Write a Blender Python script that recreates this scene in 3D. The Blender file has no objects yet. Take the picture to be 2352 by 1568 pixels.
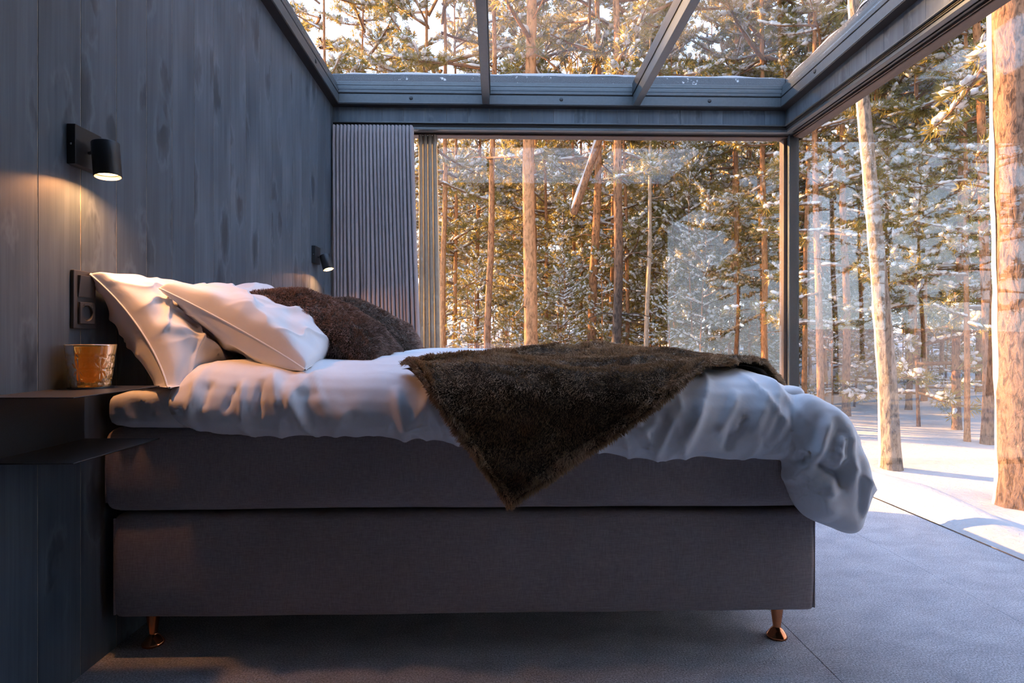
import bpy, bmesh, math, random
import numpy as np
from mathutils import Vector, Matrix

S = bpy.context.scene
COL = S.collection
R = math.radians

# ------------------------------------------------------------------ camera, sky, sun, exposure
cam_d = bpy.data.cameras.new('camera')
cam_d.sensor_width = 36.0
cam_d.lens = 1335.0 * 36.0 / 2352.0
cam_d.shift_y = -5.0 / 2352.0
cam_d.clip_start = 0.02
cam_d.clip_end = 500
cam = bpy.data.objects.new('camera', cam_d)
COL.objects.link(cam)
cam.location = (0, 0, 0.90)
cam.rotation_euler = (R(90), 0, -math.atan(31 / 1335.0))
S.camera = cam

SUN_AZ, SUN_EL = R(-62), R(18.5)           # azimuth from +Y towards +X
SUN_DIR = Vector((math.sin(SUN_AZ) * math.cos(SUN_EL), math.cos(SUN_AZ) * math.cos(SUN_EL), math.sin(SUN_EL)))
world = bpy.data.worlds.new('winter_sky')
S.world = world
world.use_nodes = True
wn = world.node_tree
wn.nodes.clear()
w_out = wn.nodes.new('ShaderNodeOutputWorld')
w_bg = wn.nodes.new('ShaderNodeBackground')
w_tc = wn.nodes.new('ShaderNodeTexCoord')
w_sep = wn.nodes.new('ShaderNodeSeparateXYZ')
w_ramp = wn.nodes.new('ShaderNodeValToRGB')            # clear winter sky: pale at the horizon, bluer overhead
w_el = w_ramp.color_ramp.elements
w_el[0].position, w_el[0].color = 0.0, (0.74, 0.80, 0.90, 1)
w_el[1].position, w_el[1].color = 1.0, (0.36, 0.55, 1.0, 1)
for w_p, w_c in ((0.12, (0.64, 0.76, 0.95, 1)), (0.45, (0.46, 0.64, 1.0, 1))):
    w_e = w_el.new(w_p); w_e.color = w_c
wn.links.new(w_tc.outputs['Generated'], w_sep.inputs[0])
wn.links.new(w_sep.outputs['Z'], w_ramp.inputs[0])
w_bg.inputs[1].default_value = 1.95
wn.links.new(w_ramp.outputs[0], w_bg.inputs[0])
wn.links.new(w_bg.outputs[0], w_out.inputs[0])

sun_d = bpy.data.lights.new('low_winter_sun', 'SUN')
sun_d.energy = 15.0
sun_d.color = (1.0, 0.54, 0.21)
sun_d.angle = R(0.6)
sun = bpy.data.objects.new('low_winter_sun', sun_d)
COL.objects.link(sun)
sun.rotation_euler = SUN_DIR.to_track_quat('Z', 'Y').to_euler()
sun.location = SUN_DIR * 60

S.view_settings.view_transform = 'Standard'
S.view_settings.look = 'None'
S.view_settings.gamma = 1.0
S.view_settings.use_curve_mapping = False
S.view_settings.exposure = 1.1
S.cycles.use_denoising = True
S.cycles.transparent_max_bounces = 16
S.cycles.max_bounces = 7
S.cycles.diffuse_bounces = 3
S.cycles.glossy_bounces = 4
S.cycles.adaptive_threshold = 0.08
S.cycles.adaptive_min_samples = 12

# ------------------------------------------------------------------ helpers
def nz(seed):
    """smooth vectorised value noise, returns f(P[N,3]) in about -1..1"""
    rg = np.random.default_rng(seed)
    T = rg.uniform(-1, 1, (32, 32, 32))
    def f(P):
        P = np.asarray(P, float)
        i = np.floor(P).astype(int)
        t = P - i
        t = t * t * (3 - 2 * t)
        i0 = i % 32
        i1 = (i + 1) % 32
        def g(a, b, c): return T[a, b, c]
        x0, y0, z0 = i0.T
        x1, y1, z1 = i1.T
        tx, ty, tz = t.T
        c00 = g(x0, y0, z0) * (1 - tx) + g(x1, y0, z0) * tx
        c10 = g(x0, y1, z0) * (1 - tx) + g(x1, y1, z0) * tx
        c01 = g(x0, y0, z1) * (1 - tx) + g(x1, y0, z1) * tx
        c11 = g(x0, y1, z1) * (1 - tx) + g(x1, y1, z1) * tx
        return (c00 * (1 - ty) + c10 * ty) * (1 - tz) + (c01 * (1 - ty) + c11 * ty) * tz
    return f

NA, NB, NC = nz(1), nz(2), nz(3)

def wloc(o):
    v = Vector(o.location)
    while o.parent:
        o = o.parent
        v += Vector(o.location)
    return v

def tag(o, label=None, cat=None, group=None, kind=None):
    if label: o['label'] = label
    if cat: o['category'] = cat
    if group: o['group'] = group
    if kind: o['kind'] = kind
    return o

def thing(name, loc, label, cat, group=None, kind=None):
    o = bpy.data.objects.new(name, None)
    o.empty_display_size = 0.1
    o.location = loc
    COL.objects.link(o)
    return tag(o, label, cat, group, kind)

def raw_mesh(name, V, F, smooth=False):
    me = bpy.data.meshes.new(name)
    V = np.asarray(V, np.float32)
    if isinstance(F, np.ndarray):
        k = F.shape[1]
        n = len(F)
        me.vertices.add(len(V))
        me.vertices.foreach_set('co', V.ravel())
        me.loops.add(n * k)
        me.loops.foreach_set('vertex_index', F.astype(np.int32).ravel())
        me.polygons.add(n)
        me.polygons.foreach_set('loop_start', np.arange(0, n * k, k, dtype=np.int32))
        me.update(calc_edges=True)
    else:
        me.from_pydata([tuple(v) for v in V.tolist()], [], F)
        me.update()
    if smooth:
        me.polygons.foreach_set('use_smooth', np.ones(len(me.polygons), dtype=bool))
    return me

def add(name, me, mat, parent=None, loc=None, kind=None):
    o = bpy.data.objects.new(name, me)
    if mat is not None and not me.materials:
        me.materials.append(mat)
    COL.objects.link(o)
    if loc is not None: o.location = loc
    if parent is not None: o.parent = parent
    if kind: o['kind'] = kind
    return o

def part(name, V, F, mat, parent=None, smooth=False, kind=None):
    """vertices in world coordinates; stored relative to the parent"""
    V = np.asarray(V, float)
    if parent is not None:
        V = V - np.array(wloc(parent))
    return add(name, raw_mesh(name, V, F, smooth), mat, parent, kind=kind)

def from_bm(name, bm, mat, parent=None, smooth=False, kind=None):
    if parent is not None:
        bmesh.ops.translate(bm, vec=-wloc(parent), verts=bm.verts)
    me = bpy.data.meshes.new(name)
    bm.to_mesh(me)
    bm.free()
    if smooth:
        me.polygons.foreach_set('use_smooth', np.ones(len(me.polygons), dtype=bool))
    return add(name, me, mat, parent, kind=kind)

def bm_box(x0, x1, y0, y1, z0, z1, bev=0.0, seg=2, bm=None):
    bm = bm or bmesh.new()
    vs = [bm.verts.new((x, y, z)) for x in (x0, x1) for y in (y0, y1) for z in (z0, z1)]
    fs = [(0, 1, 3, 2), (4, 6, 7, 5), (0, 4, 5, 1), (2, 3, 7, 6), (0, 2, 6, 4), (1, 5, 7, 3)]
    faces = [bm.faces.new([vs[i] for i in f]) for f in fs]
    if bev > 0:
        ed = list({e for f in faces for e in f.edges})
        bmesh.ops.bevel(bm, geom=ed, offset=bev, segments=seg, profile=0.5, affect='EDGES')
    return bm

def box(name, x0, x1, y0, y1, z0, z1, mat, parent=None, bev=0.0, seg=2, kind=None, smooth=False):
    return from_bm(name, bm_box(x0, x1, y0, y1, z0, z1, bev, seg), mat, parent, kind=kind, smooth=smooth)

def grid_faces(nu, nv, wrap_u=False, wrap_v=False):
    iu = np.arange(nu if wrap_u else nu - 1)
    iv = np.arange(nv if wrap_v else nv - 1)
    a, b = np.meshgrid(iu, iv, indexing='ij')
    a = a.ravel(); b = b.ravel()
    a1 = (a + 1) % nu; b1 = (b + 1) % nv
    return np.stack([a * nv + b, a1 * nv + b, a1 * nv + b1, a * nv + b1], 1)

def lathe(prof, n=48):
    """prof: list of (r, z) -> V, F around z"""
    prof = np.asarray(prof, float)
    th = np.linspace(0, 2 * math.pi, n, endpoint=False)
    V = np.stack([np.outer(np.cos(th), prof[:, 0]), np.outer(np.sin(th), prof[:, 0]), np.tile(prof[:, 1], (n, 1))], 2).reshape(-1, 3)
    return V, grid_faces(n, len(prof), wrap_u=True)

def orient(V, axis, origin):
    """turn z onto axis, move to origin"""
    q = Vector((0, 0, 1)).rotation_difference(Vector(axis).normalized())
    M = np.array(q.to_matrix())
    return V @ M.T + np.array(origin)

def tube(path, rad, n=8, cap=True):
    path = np.asarray(path, float)
    rad = np.broadcast_to(np.asarray(rad, float), (len(path),))
    V = []
    up = np.array([0.31, 0.95, 0.05])
    for i in range(len(path)):
        d = path[min(i + 1, len(path) - 1)] - path[max(i - 1, 0)]
        d = d / (np.linalg.norm(d) + 1e-9)
        a = np.cross(d, up); a /= np.linalg.norm(a) + 1e-9
        b = np.cross(d, a)
        for k in range(n):
            t = 2 * math.pi * k / n
            V.append(path[i] + rad[i] * (a * math.cos(t) + b * math.sin(t)))
    F = [tuple(int(q) for q in f) for f in grid_faces(len(path), n, wrap_v=True)]
    if cap:
        F.append(tuple(range(n)))
        F.append(tuple(range((len(path) - 1) * n, len(path) * n))[::-1])
    return np.array(V), F

# ------------------------------------------------------------------ materials
def mat(name):
    m = bpy.data.materials.new(name)
    m.use_nodes = True
    nt = m.node_tree
    b = nt.nodes['Principled BSDF']
    return m, nt, b

def node(nt, typ, **kw):
    n = nt.nodes.new('ShaderNode' + typ)
    for k, v in kw.items():
        if k.startswith('i_'):
            n.inputs[k[2:].replace('_', ' ')].default_value = v
        else:
            setattr(n, k, v)
    return n

def ramp(nt, stops, src):
    r = nt.nodes.new('ShaderNodeValToRGB')
    el = r.color_ramp.elements
    while len(el) > 1: el.remove(el[-1])
    el[0].position, el[0].color = stops[0][0], (*stops[0][1], 1)
    for p, c in stops[1:]:
        e = el.new(p); e.color = (*c, 1)
    nt.links.new(src, r.inputs[0])
    return r.outputs[0]

def coords(nt, scale=(1, 1, 1), kind='Object', jitter=False):
    tc = nt.nodes.new('ShaderNodeTexCoord')
    mp = nt.nodes.new('ShaderNodeMapping')
    mp.inputs['Scale'].default_value = scale
    nt.links.new(tc.outputs[kind], mp.inputs[0])
    if jitter:
        oi = nt.nodes.new('ShaderNodeObjectInfo')
        mu = nt.nodes.new('ShaderNodeVectorMath'); mu.operation = 'MULTIPLY'
        cm = nt.nodes.new('ShaderNodeCombineXYZ')
        for k in range(3): nt.links.new(oi.outputs['Random'], cm.inputs[k])
        mu.inputs[1].default_value = (37.0, 91.0, 53.0)
        nt.links.new(cm.outputs[0], mu.inputs[0])
        nt.links.new(mu.outputs[0], mp.inputs['Location'])
    return mp.outputs[0]

def bump(nt, b, h, strength=0.3, dist=0.002):
    n = nt.nodes.new('ShaderNodeBump')
    n.inputs['Strength'].default_value = strength
    n.inputs['Distance'].default_value = dist
    nt.links.new(h, n.inputs['Height'])
    nt.links.new(n.outputs[0], b.inputs['Normal'])

def noise(nt, vec, scale, detail=3, rough=0.5, dist=0.0):
    n = nt.nodes.new('ShaderNodeTexNoise')
    n.inputs['Scale'].default_value = scale
    n.inputs['Detail'].default_value = detail
    n.inputs['Roughness'].default_value = rough
    n.inputs['Distortion'].default_value = dist
    nt.links.new(vec, n.inputs['Vector'])
    return n.outputs['Fac']

def mixc(nt, fac, a, b, mode='MIX'):
    n = nt.nodes.new('ShaderNodeMix')
    n.data_type = 'RGBA'
    n.blend_type = mode
    for val, idx in ((fac, 0), (a, 6), (b, 7)):
        if hasattr(val, 'links') or hasattr(val, 'is_linked'):
            nt.links.new(val, n.inputs[idx])
        else:
            n.inputs[idx].default_value = val if idx == 0 else (*val, 1)
    return n.outputs[2]

def math_n(nt, op, a, b=None, clamp=False):
    n = nt.nodes.new('ShaderNodeMath')
    n.operation = op
    n.use_clamp = clamp
    for i, v in enumerate((a, b)):
        if v is None: continue
        if hasattr(v, 'is_linked'): nt.links.new(v, n.inputs[i])
        else: n.inputs[i].default_value = v
    return n.outputs[0]

def simple(name, col, rough=0.5, metal=0.0, spec=None, noise_amt=0.0, nscale=40, bump_s=0.0):
    m, nt, b = mat(name)
    b.inputs['Base Color'].default_value = (*col, 1)
    b.inputs['Roughness'].default_value = rough
    b.inputs['Metallic'].default_value = metal
    if spec is not None: b.inputs['Specular IOR Level'].default_value = spec
    v = coords(nt)
    h = noise(nt, v, nscale, 4)
    if noise_amt:
        c = ramp(nt, [(0.3, tuple(c * (1 - noise_amt) for c in col)), (0.7, tuple(min(1, c * (1 + noise_amt)) for c in col))], h)
        nt.links.new(c, b.inputs['Base Color'])
    if bump_s: bump(nt, b, h, bump_s, 0.001)
    return m

def wood_mat(name, dark, mid, light, rough=0.55):
    m, nt, b = mat(name)
    v = coords(nt, (1, 1, 1), jitter=True)
    # warp near knots
    vor = nt.nodes.new('ShaderNodeTexVoronoi')
    vor.inputs['Scale'].default_value = 1.0
    vk = coords(nt, (7.5, 7.5, 2.6), jitter=True)
    wv = nt.nodes.new('ShaderNodeVectorMath'); wv.operation = 'ADD'
    wnz = nt.nodes.new('ShaderNodeTexNoise'); wnz.inputs['Scale'].default_value = 9.0
    nt.links.new(vk, wnz.inputs['Vector'])
    wsc = nt.nodes.new('ShaderNodeVectorMath'); wsc.operation = 'SCALE'; wsc.inputs['Scale'].default_value = 0.22
    nt.links.new(wnz.outputs['Color'], wsc.inputs[0])
    nt.links.new(vk, wv.inputs[0]); nt.links.new(wsc.outputs[0], wv.inputs[1])
    vk = wv.outputs[0]
    nt.links.new(vk, vor.inputs['Vector'])
    knot = ramp(nt, [(0.0, (1, 1, 1)), (0.16, (0.8, 0.8, 0.8)), (0.34, (0, 0, 0))], vor.outputs['Distance'])
    gv = coords(nt, (55, 55, 1.6), jitter=True)
    grain = noise(nt, gv, 1.0, 5, 0.6, 0.6)
    gv2 = coords(nt, (210, 210, 3.0), jitter=True)
    fine = noise(nt, gv2, 1.0, 3, 0.6, 0.2)
    bl = noise(nt, coords(nt, (3, 3, 0.9), jitter=True), 2.2, 3)
    g = math_n(nt, 'ADD', math_n(nt, 'MULTIPLY', grain, 0.34), math_n(nt, 'MULTIPLY', fine, 0.16))
    g = math_n(nt, 'ADD', g, math_n(nt, 'MULTIPLY', bl, 0.50))
    base = ramp(nt, [(0.34, dark), (0.50, mid), (0.68, light)], g)
    kn = noise(nt, coords(nt, (9, 9, 5), jitter=True), 1.3, 2)
    ksel = ramp(nt, [(0.44, (0, 0, 0)), (0.50, (1, 1, 1))], kn)
    kmask = math_n(nt, 'MULTIPLY', knot, ksel)
    rimk = math_n(nt, 'MULTIPLY', ramp(nt, [(0.26, (0, 0, 0)), (0.33, (1, 1, 1)), (0.40, (0, 0, 0))], vor.outputs['Distance']), ksel)
    oi = nt.nodes.new('ShaderNodeObjectInfo')
    base = mixc(nt, math_n(nt, 'MULTIPLY', oi.outputs['Random'], 0.4), base, tuple(0.75 * c for c in mid))
    base = mixc(nt, math_n(nt, 'MULTIPLY', rimk, 0.45), base, light)
    c = mixc(nt, math_n(nt, 'MULTIPLY', kmask, 0.80), base, tuple(c * 0.45 for c in dark))
    nt.links.new(c, b.inputs['Base Color'])
    b.inputs['Roughness'].default_value = rough
    b.inputs['Specular IOR Level'].default_value = 0.4
    hh = math_n(nt, 'ADD', g, math_n(nt, 'MULTIPLY', kmask, 0.8))
    bump(nt, b, hh, 0.35, 0.002)
    return m

M = {}
M['wood'] = wood_mat('blue_black_stained_pine', (0.036, 0.052, 0.067), (0.074, 0.099, 0.122), (0.135, 0.17, 0.20), 0.45)
M['pale_wood'] = simple('raw_pine_in_joint', (0.30, 0.26, 0.20), 0.8, noise_amt=0.5, nscale=30)
M['black_metal'] = simple('black_powder_coat', (0.012, 0.013, 0.014), 0.42, noise_amt=0.15, nscale=400, bump_s=0.05)
M['frame_metal'] = simple('anthracite_aluminium', (0.085, 0.10, 0.108), 0.36, 0.35, noise_amt=0.08, nscale=60)
M['dark_frame'] = simple('dark_aluminium', (0.022, 0.024, 0.026), 0.35, 0.3, noise_amt=0.1, nscale=60)
M['brown_frame'] = simple('brown_window_frame', (0.075, 0.045, 0.032), 0.45, noise_amt=0.15, nscale=60)
M['soffit'] = simple('black_soffit', (0.008, 0.008, 0.009), 0.6, noise_amt=0.2)
M['chrome'] = simple('chrome', (0.75, 0.75, 0.76), 0.12, 1.0)
M['ceiling'] = simple('dark_ceiling_board', (0.05, 0.058, 0.065), 0.6, noise_amt=0.2, nscale=6)

def glass_mat():
    m = bpy.data.materials.new('window_glass')
    m.use_nodes = True
    nt = m.node_tree
    nt.nodes.clear()
    o = nt.nodes.new('ShaderNodeOutputMaterial')
    mx = nt.nodes.new('ShaderNodeMixShader')
    tr = nt.nodes.new('ShaderNodeBsdfTransparent')
    tr.inputs[0].default_value = (0.975, 0.985, 0.98, 1)
    gl = nt.nodes.new('ShaderNodeBsdfGlossy')
    gl.inputs['Roughness'].default_value = 0.0
    geo = nt.nodes.new('ShaderNodeNewGeometry')
    dt = nt.nodes.new('ShaderNodeVectorMath'); dt.operation = 'DOT_PRODUCT'
    nt.links.new(geo.outputs['Incoming'], dt.inputs[0]); nt.links.new(geo.outputs['Normal'], dt.inputs[1])
    cs = math_n(nt, 'ABSOLUTE', dt.outputs['Value'])
    sch = math_n(nt, 'POWER', math_n(nt, 'SUBTRACT', 1.0, cs, True), 5.0)
    fr = math_n(nt, 'ADD', 0.055, math_n(nt, 'MULTIPLY', sch, 0.945))
    # very slight waviness of the pane
    n = noise(nt, coords(nt), 0.9, 1)
    bp = nt.nodes.new('ShaderNodeBump')
    bp.inputs['Strength'].default_value = 0.02
    bp.inputs['Distance'].default_value = 0.01
    nt.links.new(n, bp.inputs['Height'])
    nt.links.new(bp.outputs[0], gl.inputs['Normal'])
    nt.links.new(fr, mx.inputs[0])
    nt.links.new(tr.outputs[0], mx.inputs[1])
    nt.links.new(gl.outputs[0], mx.inputs[2])
    nt.links.new(mx.outputs[0], o.inputs[0])
    return m
M['glass'] = glass_mat()

def carpet_mat():
    m, nt, b = mat('blue_grey_carpet')
    v = coords(nt, kind='Object')
    fine = noise(nt, v, 210, 3, 0.75)
    mid = noise(nt, coords(nt, (1.0, 1.6, 1)), 7, 4, 0.6, 0.4)
    c1 = ramp(nt, [(0.32, (0.20, 0.205, 0.22)), (0.5, (0.46, 0.47, 0.50)), (0.68, (0.85, 0.86, 0.90))], fine)
    c2 = ramp(nt, [(0.35, (0.78, 0.78, 0.80)), (0.65, (1, 1, 1))], mid)
    nt.links.new(mixc(nt, 1.0, c1, c2, 'MULTIPLY'), b.inputs['Base Color'])
    b.inputs['Roughness'].default_value = 0.95
    b.inputs['Specular IOR Level'].default_value = 0.15
    b.inputs['Sheen Weight'].default_value = 0.25
    b.inputs['Sheen Roughness'].default_value = 0.5
    h = math_n(nt, 'ADD', fine, math_n(nt, 'MULTIPLY', mid, 0.5))
    bump(nt, b, h, 0.8, 0.004)
    return m
M['carpet'] = carpet_mat()

def weave_mat(name, col, var=0.25, scale=900, rough=0.9, sheen=0.2, bs=0.35):
    m, nt, b = mat(name)
    a = noise(nt, coords(nt, (1, 1, 0.08)), scale, 2, 0.6)
    c = noise(nt, coords(nt, (0.08, 0.08, 1)), scale, 2, 0.6)
    big = noise(nt, coords(nt), 4, 3)
    g = math_n(nt, 'ADD', math_n(nt, 'MULTIPLY', a, 0.5), math_n(nt, 'MULTIPLY', c, 0.5))
    lo = tuple(x * (1 - var) for x in col); hi = tuple(min(1, x * (1 + var)) for x in col)
    cc = ramp(nt, [(0.35, lo), (0.65, hi)], g)
    cc = mixc(nt, 1.0, cc, ramp(nt, [(0.3, (0.86, 0.86, 0.86)), (0.7, (1, 1, 1))], big), 'MULTIPLY')
    nt.links.new(cc, b.inputs['Base Color'])
    b.inputs['Roughness'].default_value = rough
    b.inputs['Sheen Weight'].default_value = sheen
    b.inputs['Specular IOR Level'].default_value = 0.2
    bump(nt, b, g, bs, 0.001)
    return m
M['bed_fabric'] = weave_mat('taupe_woven_upholstery', (0.38, 0.318, 0.31), 0.22, 520)
M['curtain'] = weave_mat('mauve_grey_curtain', (0.30, 0.265, 0.265), 0.12, 700, 0.85, 0.3, 0.15)
def linen_mat():
    m, nt, b = mat('white_cotton')
    big = noise(nt, coords(nt), 9, 4, 0.6)
    c = ramp(nt, [(0.3, (0.87, 0.87, 0.88)), (0.7, (0.91, 0.91, 0.91))], big)
    nt.links.new(c, b.inputs['Base Color'])
    b.inputs['Roughness'].default_value = 0.75
    b.inputs['Sheen Weight'].default_value = 0.15
    b.inputs['Specular IOR Level'].default_value = 0.25
    w1 = noise(nt, coords(nt, (1, 1, 1)), 11, 3, 0.5, 0.25)
    bump(nt, b, w1, 0.25, 0.010)
    return m
M['linen'] = linen_mat()
def sheer_mat():
    m, nt, b = mat('beige_sheer_linen')
    a = noise(nt, coords(nt, (1, 1, 0.05)), 800, 2)
    c = ramp(nt, [(0.3, (0.36, 0.32, 0.25)), (0.7, (0.55, 0.50, 0.41))], a)
    nt.links.new(c, b.inputs['Base Color'])
    b.inputs['Roughness'].default_value = 0.9
    out = nt.nodes['Material Output']
    tl = nt.nodes.new('ShaderNodeBsdfTranslucent')
    nt.links.new(c, tl.inputs[0])
    tp = nt.nodes.new('ShaderNodeBsdfTransparent')
    m1 = nt.nodes.new('ShaderNodeMixShader'); m1.inputs[0].default_value = 0.45
    m2 = nt.nodes.new('ShaderNodeMixShader'); m2.inputs[0].default_value = 0.15
    nt.links.new(b.outputs[0], m1.inputs[1]); nt.links.new(tl.outputs[0], m1.inputs[2])
    nt.links.new(m1.outputs[0], m2.inputs[1]); nt.links.new(tp.outputs[0], m2.inputs[2])
    nt.links.new(m2.outputs[0], out.inputs[0])
    return m
M['sheer'] = sheer_mat()
def fur_mat(name, root, tip):
    m, nt, b = mat(name)
    at = nt.nodes.new('ShaderNodeAttribute'); at.attribute_name = 'strand'
    sp = nt.nodes.new('ShaderNodeSeparateColor')
    nt.links.new(at.outputs['Color'], sp.inputs[0])
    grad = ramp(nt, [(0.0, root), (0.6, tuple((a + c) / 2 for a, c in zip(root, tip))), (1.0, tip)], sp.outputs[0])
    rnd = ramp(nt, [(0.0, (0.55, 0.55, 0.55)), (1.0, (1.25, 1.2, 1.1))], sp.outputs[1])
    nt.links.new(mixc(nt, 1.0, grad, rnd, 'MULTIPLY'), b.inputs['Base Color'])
    b.inputs['Roughness'].default_value = 0.55
    b.inputs['Specular IOR Level'].default_value = 0.35
    b.inputs['Sheen Weight'].default_value = 0.1
    return m
M['throw_fur'] = fur_mat('olive_brown_faux_fur', (0.22, 0.145, 0.085), (0.82, 0.55, 0.32))
M['cushion_fur'] = fur_mat('dark_brown_faux_fur', (0.13, 0.08, 0.06), (0.58, 0.36, 0.275))
M['fur_hide'] = simple('brown_fur_backing', (0.07, 0.05, 0.034), 0.95, noise_amt=0.3, nscale=60)

# ------------------------------------------------------------------ room dimensions
XL = -1.12                    # face of the left wall
XW, YW = 1.977, 3.958         # faces of the wooden header boards (right, back)
XG, YG = 2.125, 4.138         # inner glass planes (right, back)
YN = -1.30                    # wall behind the camera
Y_SKY = 1.45                  # near end of the roof light
PITCH = 0.1456
ZH = 2.368                    # bottom of the header boards
ZF = 2.478                    # lower edge of the roof light frame
def zroof(y): return ZF + (3.903 - y) * 0.022

# floor: carpet laid in widths
fl = box('floor', XL - 0.02, XG + 0.03, YN, YG + 0.03, -0.20, -0.008, M['soffit'], kind='structure')
for x0, x1 in ((XL, 0.9005), (0.9013, 1.6610), (1.6618, XG + 0.005)):
    box('carpet_width', x0, x1, YN + 0.01, YG, -0.008, 0.0, M['carpet'], fl, bev=0.0012, seg=1)

# left wall of vertical boards over pale battens
wl = box('wall_left', XL - 0.12, XL - 0.0010, YN, YG + 0.02, -0.02, 2.62, M['pale_wood'], kind='structure')
def plank_mesh(name, w, t, h, along='y'):
    if along == 'y':
        bm = bm_box(0, t, 0, w, 0, h, 0.0004, 1)
    else:
        bm = bm_box(0, w, 0, t, 0, h, 0.0004, 1)
    me = bpy.data.meshes.new(name); bm.to_mesh(me); bm.free()
    me.materials.append(M['wood'])
    return me
pm = plank_mesh('plank', PITCH - 0.0026, 0.005, 2.62)
y = 1.440 - 19 * PITCH
while y < 4.10:
    o = add('plank', pm, None, wl, (XL - 0.005, y + 0.0013, -0.005))
    y += PITCH

# header boards above the back window and above the right window
wb = box('wall_back', XL - 0.1, XW + 0.16, YW + 0.004, YW + 0.175, ZH, 2.60, M['pale_wood'], kind='structure')
pb = plank_mesh('plank', PITCH - 0.0012, 0.005, 0.20, 'x')
x = XL + 0.04 - PITCH
while x < XW - 0.001:
    x1 = min(x + PITCH, XW + 0.002)
    o = add('plank', pb, None, wb, (x, YW, ZH))
    x += PITCH
wr = box('wall_right', XW + 0.004, XW + 0.15, YN, YW + 0.175, ZH, 2.66, M['pale_wood'], kind='structure')
pr = plank_mesh('plank', PITCH - 0.0012, 0.005, 0.26)
y = YW - PITCH - 0.001
while y > YN:
    o = add('plank', pr, None, wr, (XW, y, ZH))
    y -= PITCH
# solid end of the right wall and the wall behind the camera
box('wall_right_end', XG - 0.12, XG + 0.05, YN, 0.80, -0.02, ZH, M['wood'], kind='structure')
wnr = box('wall_near', XL - 0.1, XG + 0.05, YN - 0.12, YN, -0.02, 2.66, M['wood'], kind='structure')
# ceiling in front of the roof light
box('ceiling', XL - 0.1, XW + 0.05, YN, Y_SKY - 0.05, 2.52, 2.72, M['ceiling'], kind='structure')

# soffits under the headers
box('trim_1', XL, XG + 0.05, YW + 0.002, YG - 0.02, ZH - 0.012, ZH, M['soffit'], kind='structure')
box('trim_2', XW + 0.002, XG - 0.02, 0.10, YW, ZH - 0.012, ZH, M['soffit'], kind='structure')

# ---- window 1: back glazing
w1 = thing('window_1', (0.5, YG, 0), 'large back window pane between dark post and curtain', 'window', kind='structure')
box('head_frame', XL, XG + 0.06, YG - 0.018, YG + 0.06, 2.343, ZH + 0.02, M['brown_frame'], w1, 0.003)
box('head_cap', XL, XG + 0.06, YG - 0.022, YG - 0.018, 2.352, ZH, M['dark_frame'], w1)
box('sill', XL, XG + 0.06, YG - 0.02, YG + 0.06, -0.01, 0.03, M['dark_frame'], w1, 0.003)
box('jamb', XL, XL + 0.05, YG - 0.018, YG + 0.06, 0.03, 2.343, M['brown_frame'], w1, 0.003)
box('jamb', XG - 0.075, XG - 0.045, YG - 0.004, YG + 0.06, 0.03, 2.343, M['brown_frame'], w1, 0.003)
box('pane', XL + 0.045, XG - 0.07, YG + 0.012, YG + 0.020, 0.028, 2.35, M['glass'], w1)
# ---- window 2: right glazing
w2 = thing('window_2', (XG, 2.0, 0), 'tall right window pane reaching from floor to header', 'window', kind='structure')
box('head_frame', XG - 0.012, XG + 0.06, 0.80, YG + 0.06, 2.343, ZH + 0.02, M['brown_frame'], w2, 0.003)
box('head_bead', XG - 0.030, XG - 0.022, 0.80, YG - 0.05, 2.345, 2.352, M['brown_frame'], w2, 0.001)
box('head_bead', XG - 0.060, XG - 0.045, 0.80, YG - 0.05, 2.350, 2.357, M['dark_frame'], w2, 0.001)
box('sill', XG + 0.004, XG + 0.030, 0.80, YG + 0.06, -0.05, -0.004, M['dark_frame'], w2, 0.001)
box('jamb', XG, XG + 0.06, 0.80, 0.85, 0.0, 2.343, M['dark_frame'], w2, 0.003)
box('pane', XG + 0.012, XG + 0.020, 0.84, YG - 0.02, 0.0, 2.35, M['glass'], w2)
# corner post shared by both windows
cp = thing('trim_3', (XG, YG, 0), 'dark metal corner post between back and right windows', 'post', kind='structure')
box('post_core', XG - 0.045, XG + 0.010, YG - 0.030, YG + 0.06, 0, ZH, M['dark_frame'], cp, 0.003)
box('post_strip', XG - 0.052, XG - 0.045, YG - 0.036, YG + 0.0, 0, ZH, M['frame_metal'], cp, 0.001)
box('post_strip', XG + 0.010, XG + 0.028, YG - 0.022, YG + 0.06, 0, ZH, M['black_metal'], cp, 0.001)

# ---- window 3: roof light
X0s, X1s, Y1s = -1.067, 1.917, 3.903
w3 = thing('window_3', (0.4, 2.7, ZF), 'glass roof light with anthracite frame and two rafters', 'roof light', kind='structure')
def ring(name, inset0, inset1, z0, z1, mt, bev=0.0):
    """four bars of a frame; inset = distance outwards from the inner face; follows the roof slope"""
    a0, a1 = inset0, inset1
    bars = ((X0s - a1, X0s - a0, Y_SKY - a1, Y1s + a1), (X1s + a0, X1s + a1, Y_SKY - a1, Y1s + a1),
            (X0s - a0, X1s + a0, Y1s + a0, Y1s + a1), (X0s - a0, X1s + a0, Y_SKY - a1, Y_SKY - a0))
    for b in bars:
        bm = bm_box(b[0], b[1], b[2], b[3], z0, z1, bev, 1)
        for v in bm.verts: v.co.z += zroof(v.co.y)
        from_bm(name, bm, mt, w3)
ring('frame_bar', 0.0, 0.050, 0.0, 0.060, M['frame_metal'], 0.0015)
ring('soffit_bar', 0.003, 0.060, -0.006, 0.0, M['soffit'])
ring('gasket', 0.008, 0.05, 0.060, 0.070, M['soffit'])
ring('glazing_bead', 0.002, 0.05, 0.070, 0.090, M['frame_metal'], 0.002)
ring('gasket', 0.016, 0.05, 0.090, 0.096, M['soffit'])
ring('glazing_bead', 0.014, 0.05, 0.096, 0.124, M['frame_metal'], 0.002)
ring('gasket', 0.024, 0.06, 0.124, 0.129, M['soffit'])
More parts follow.
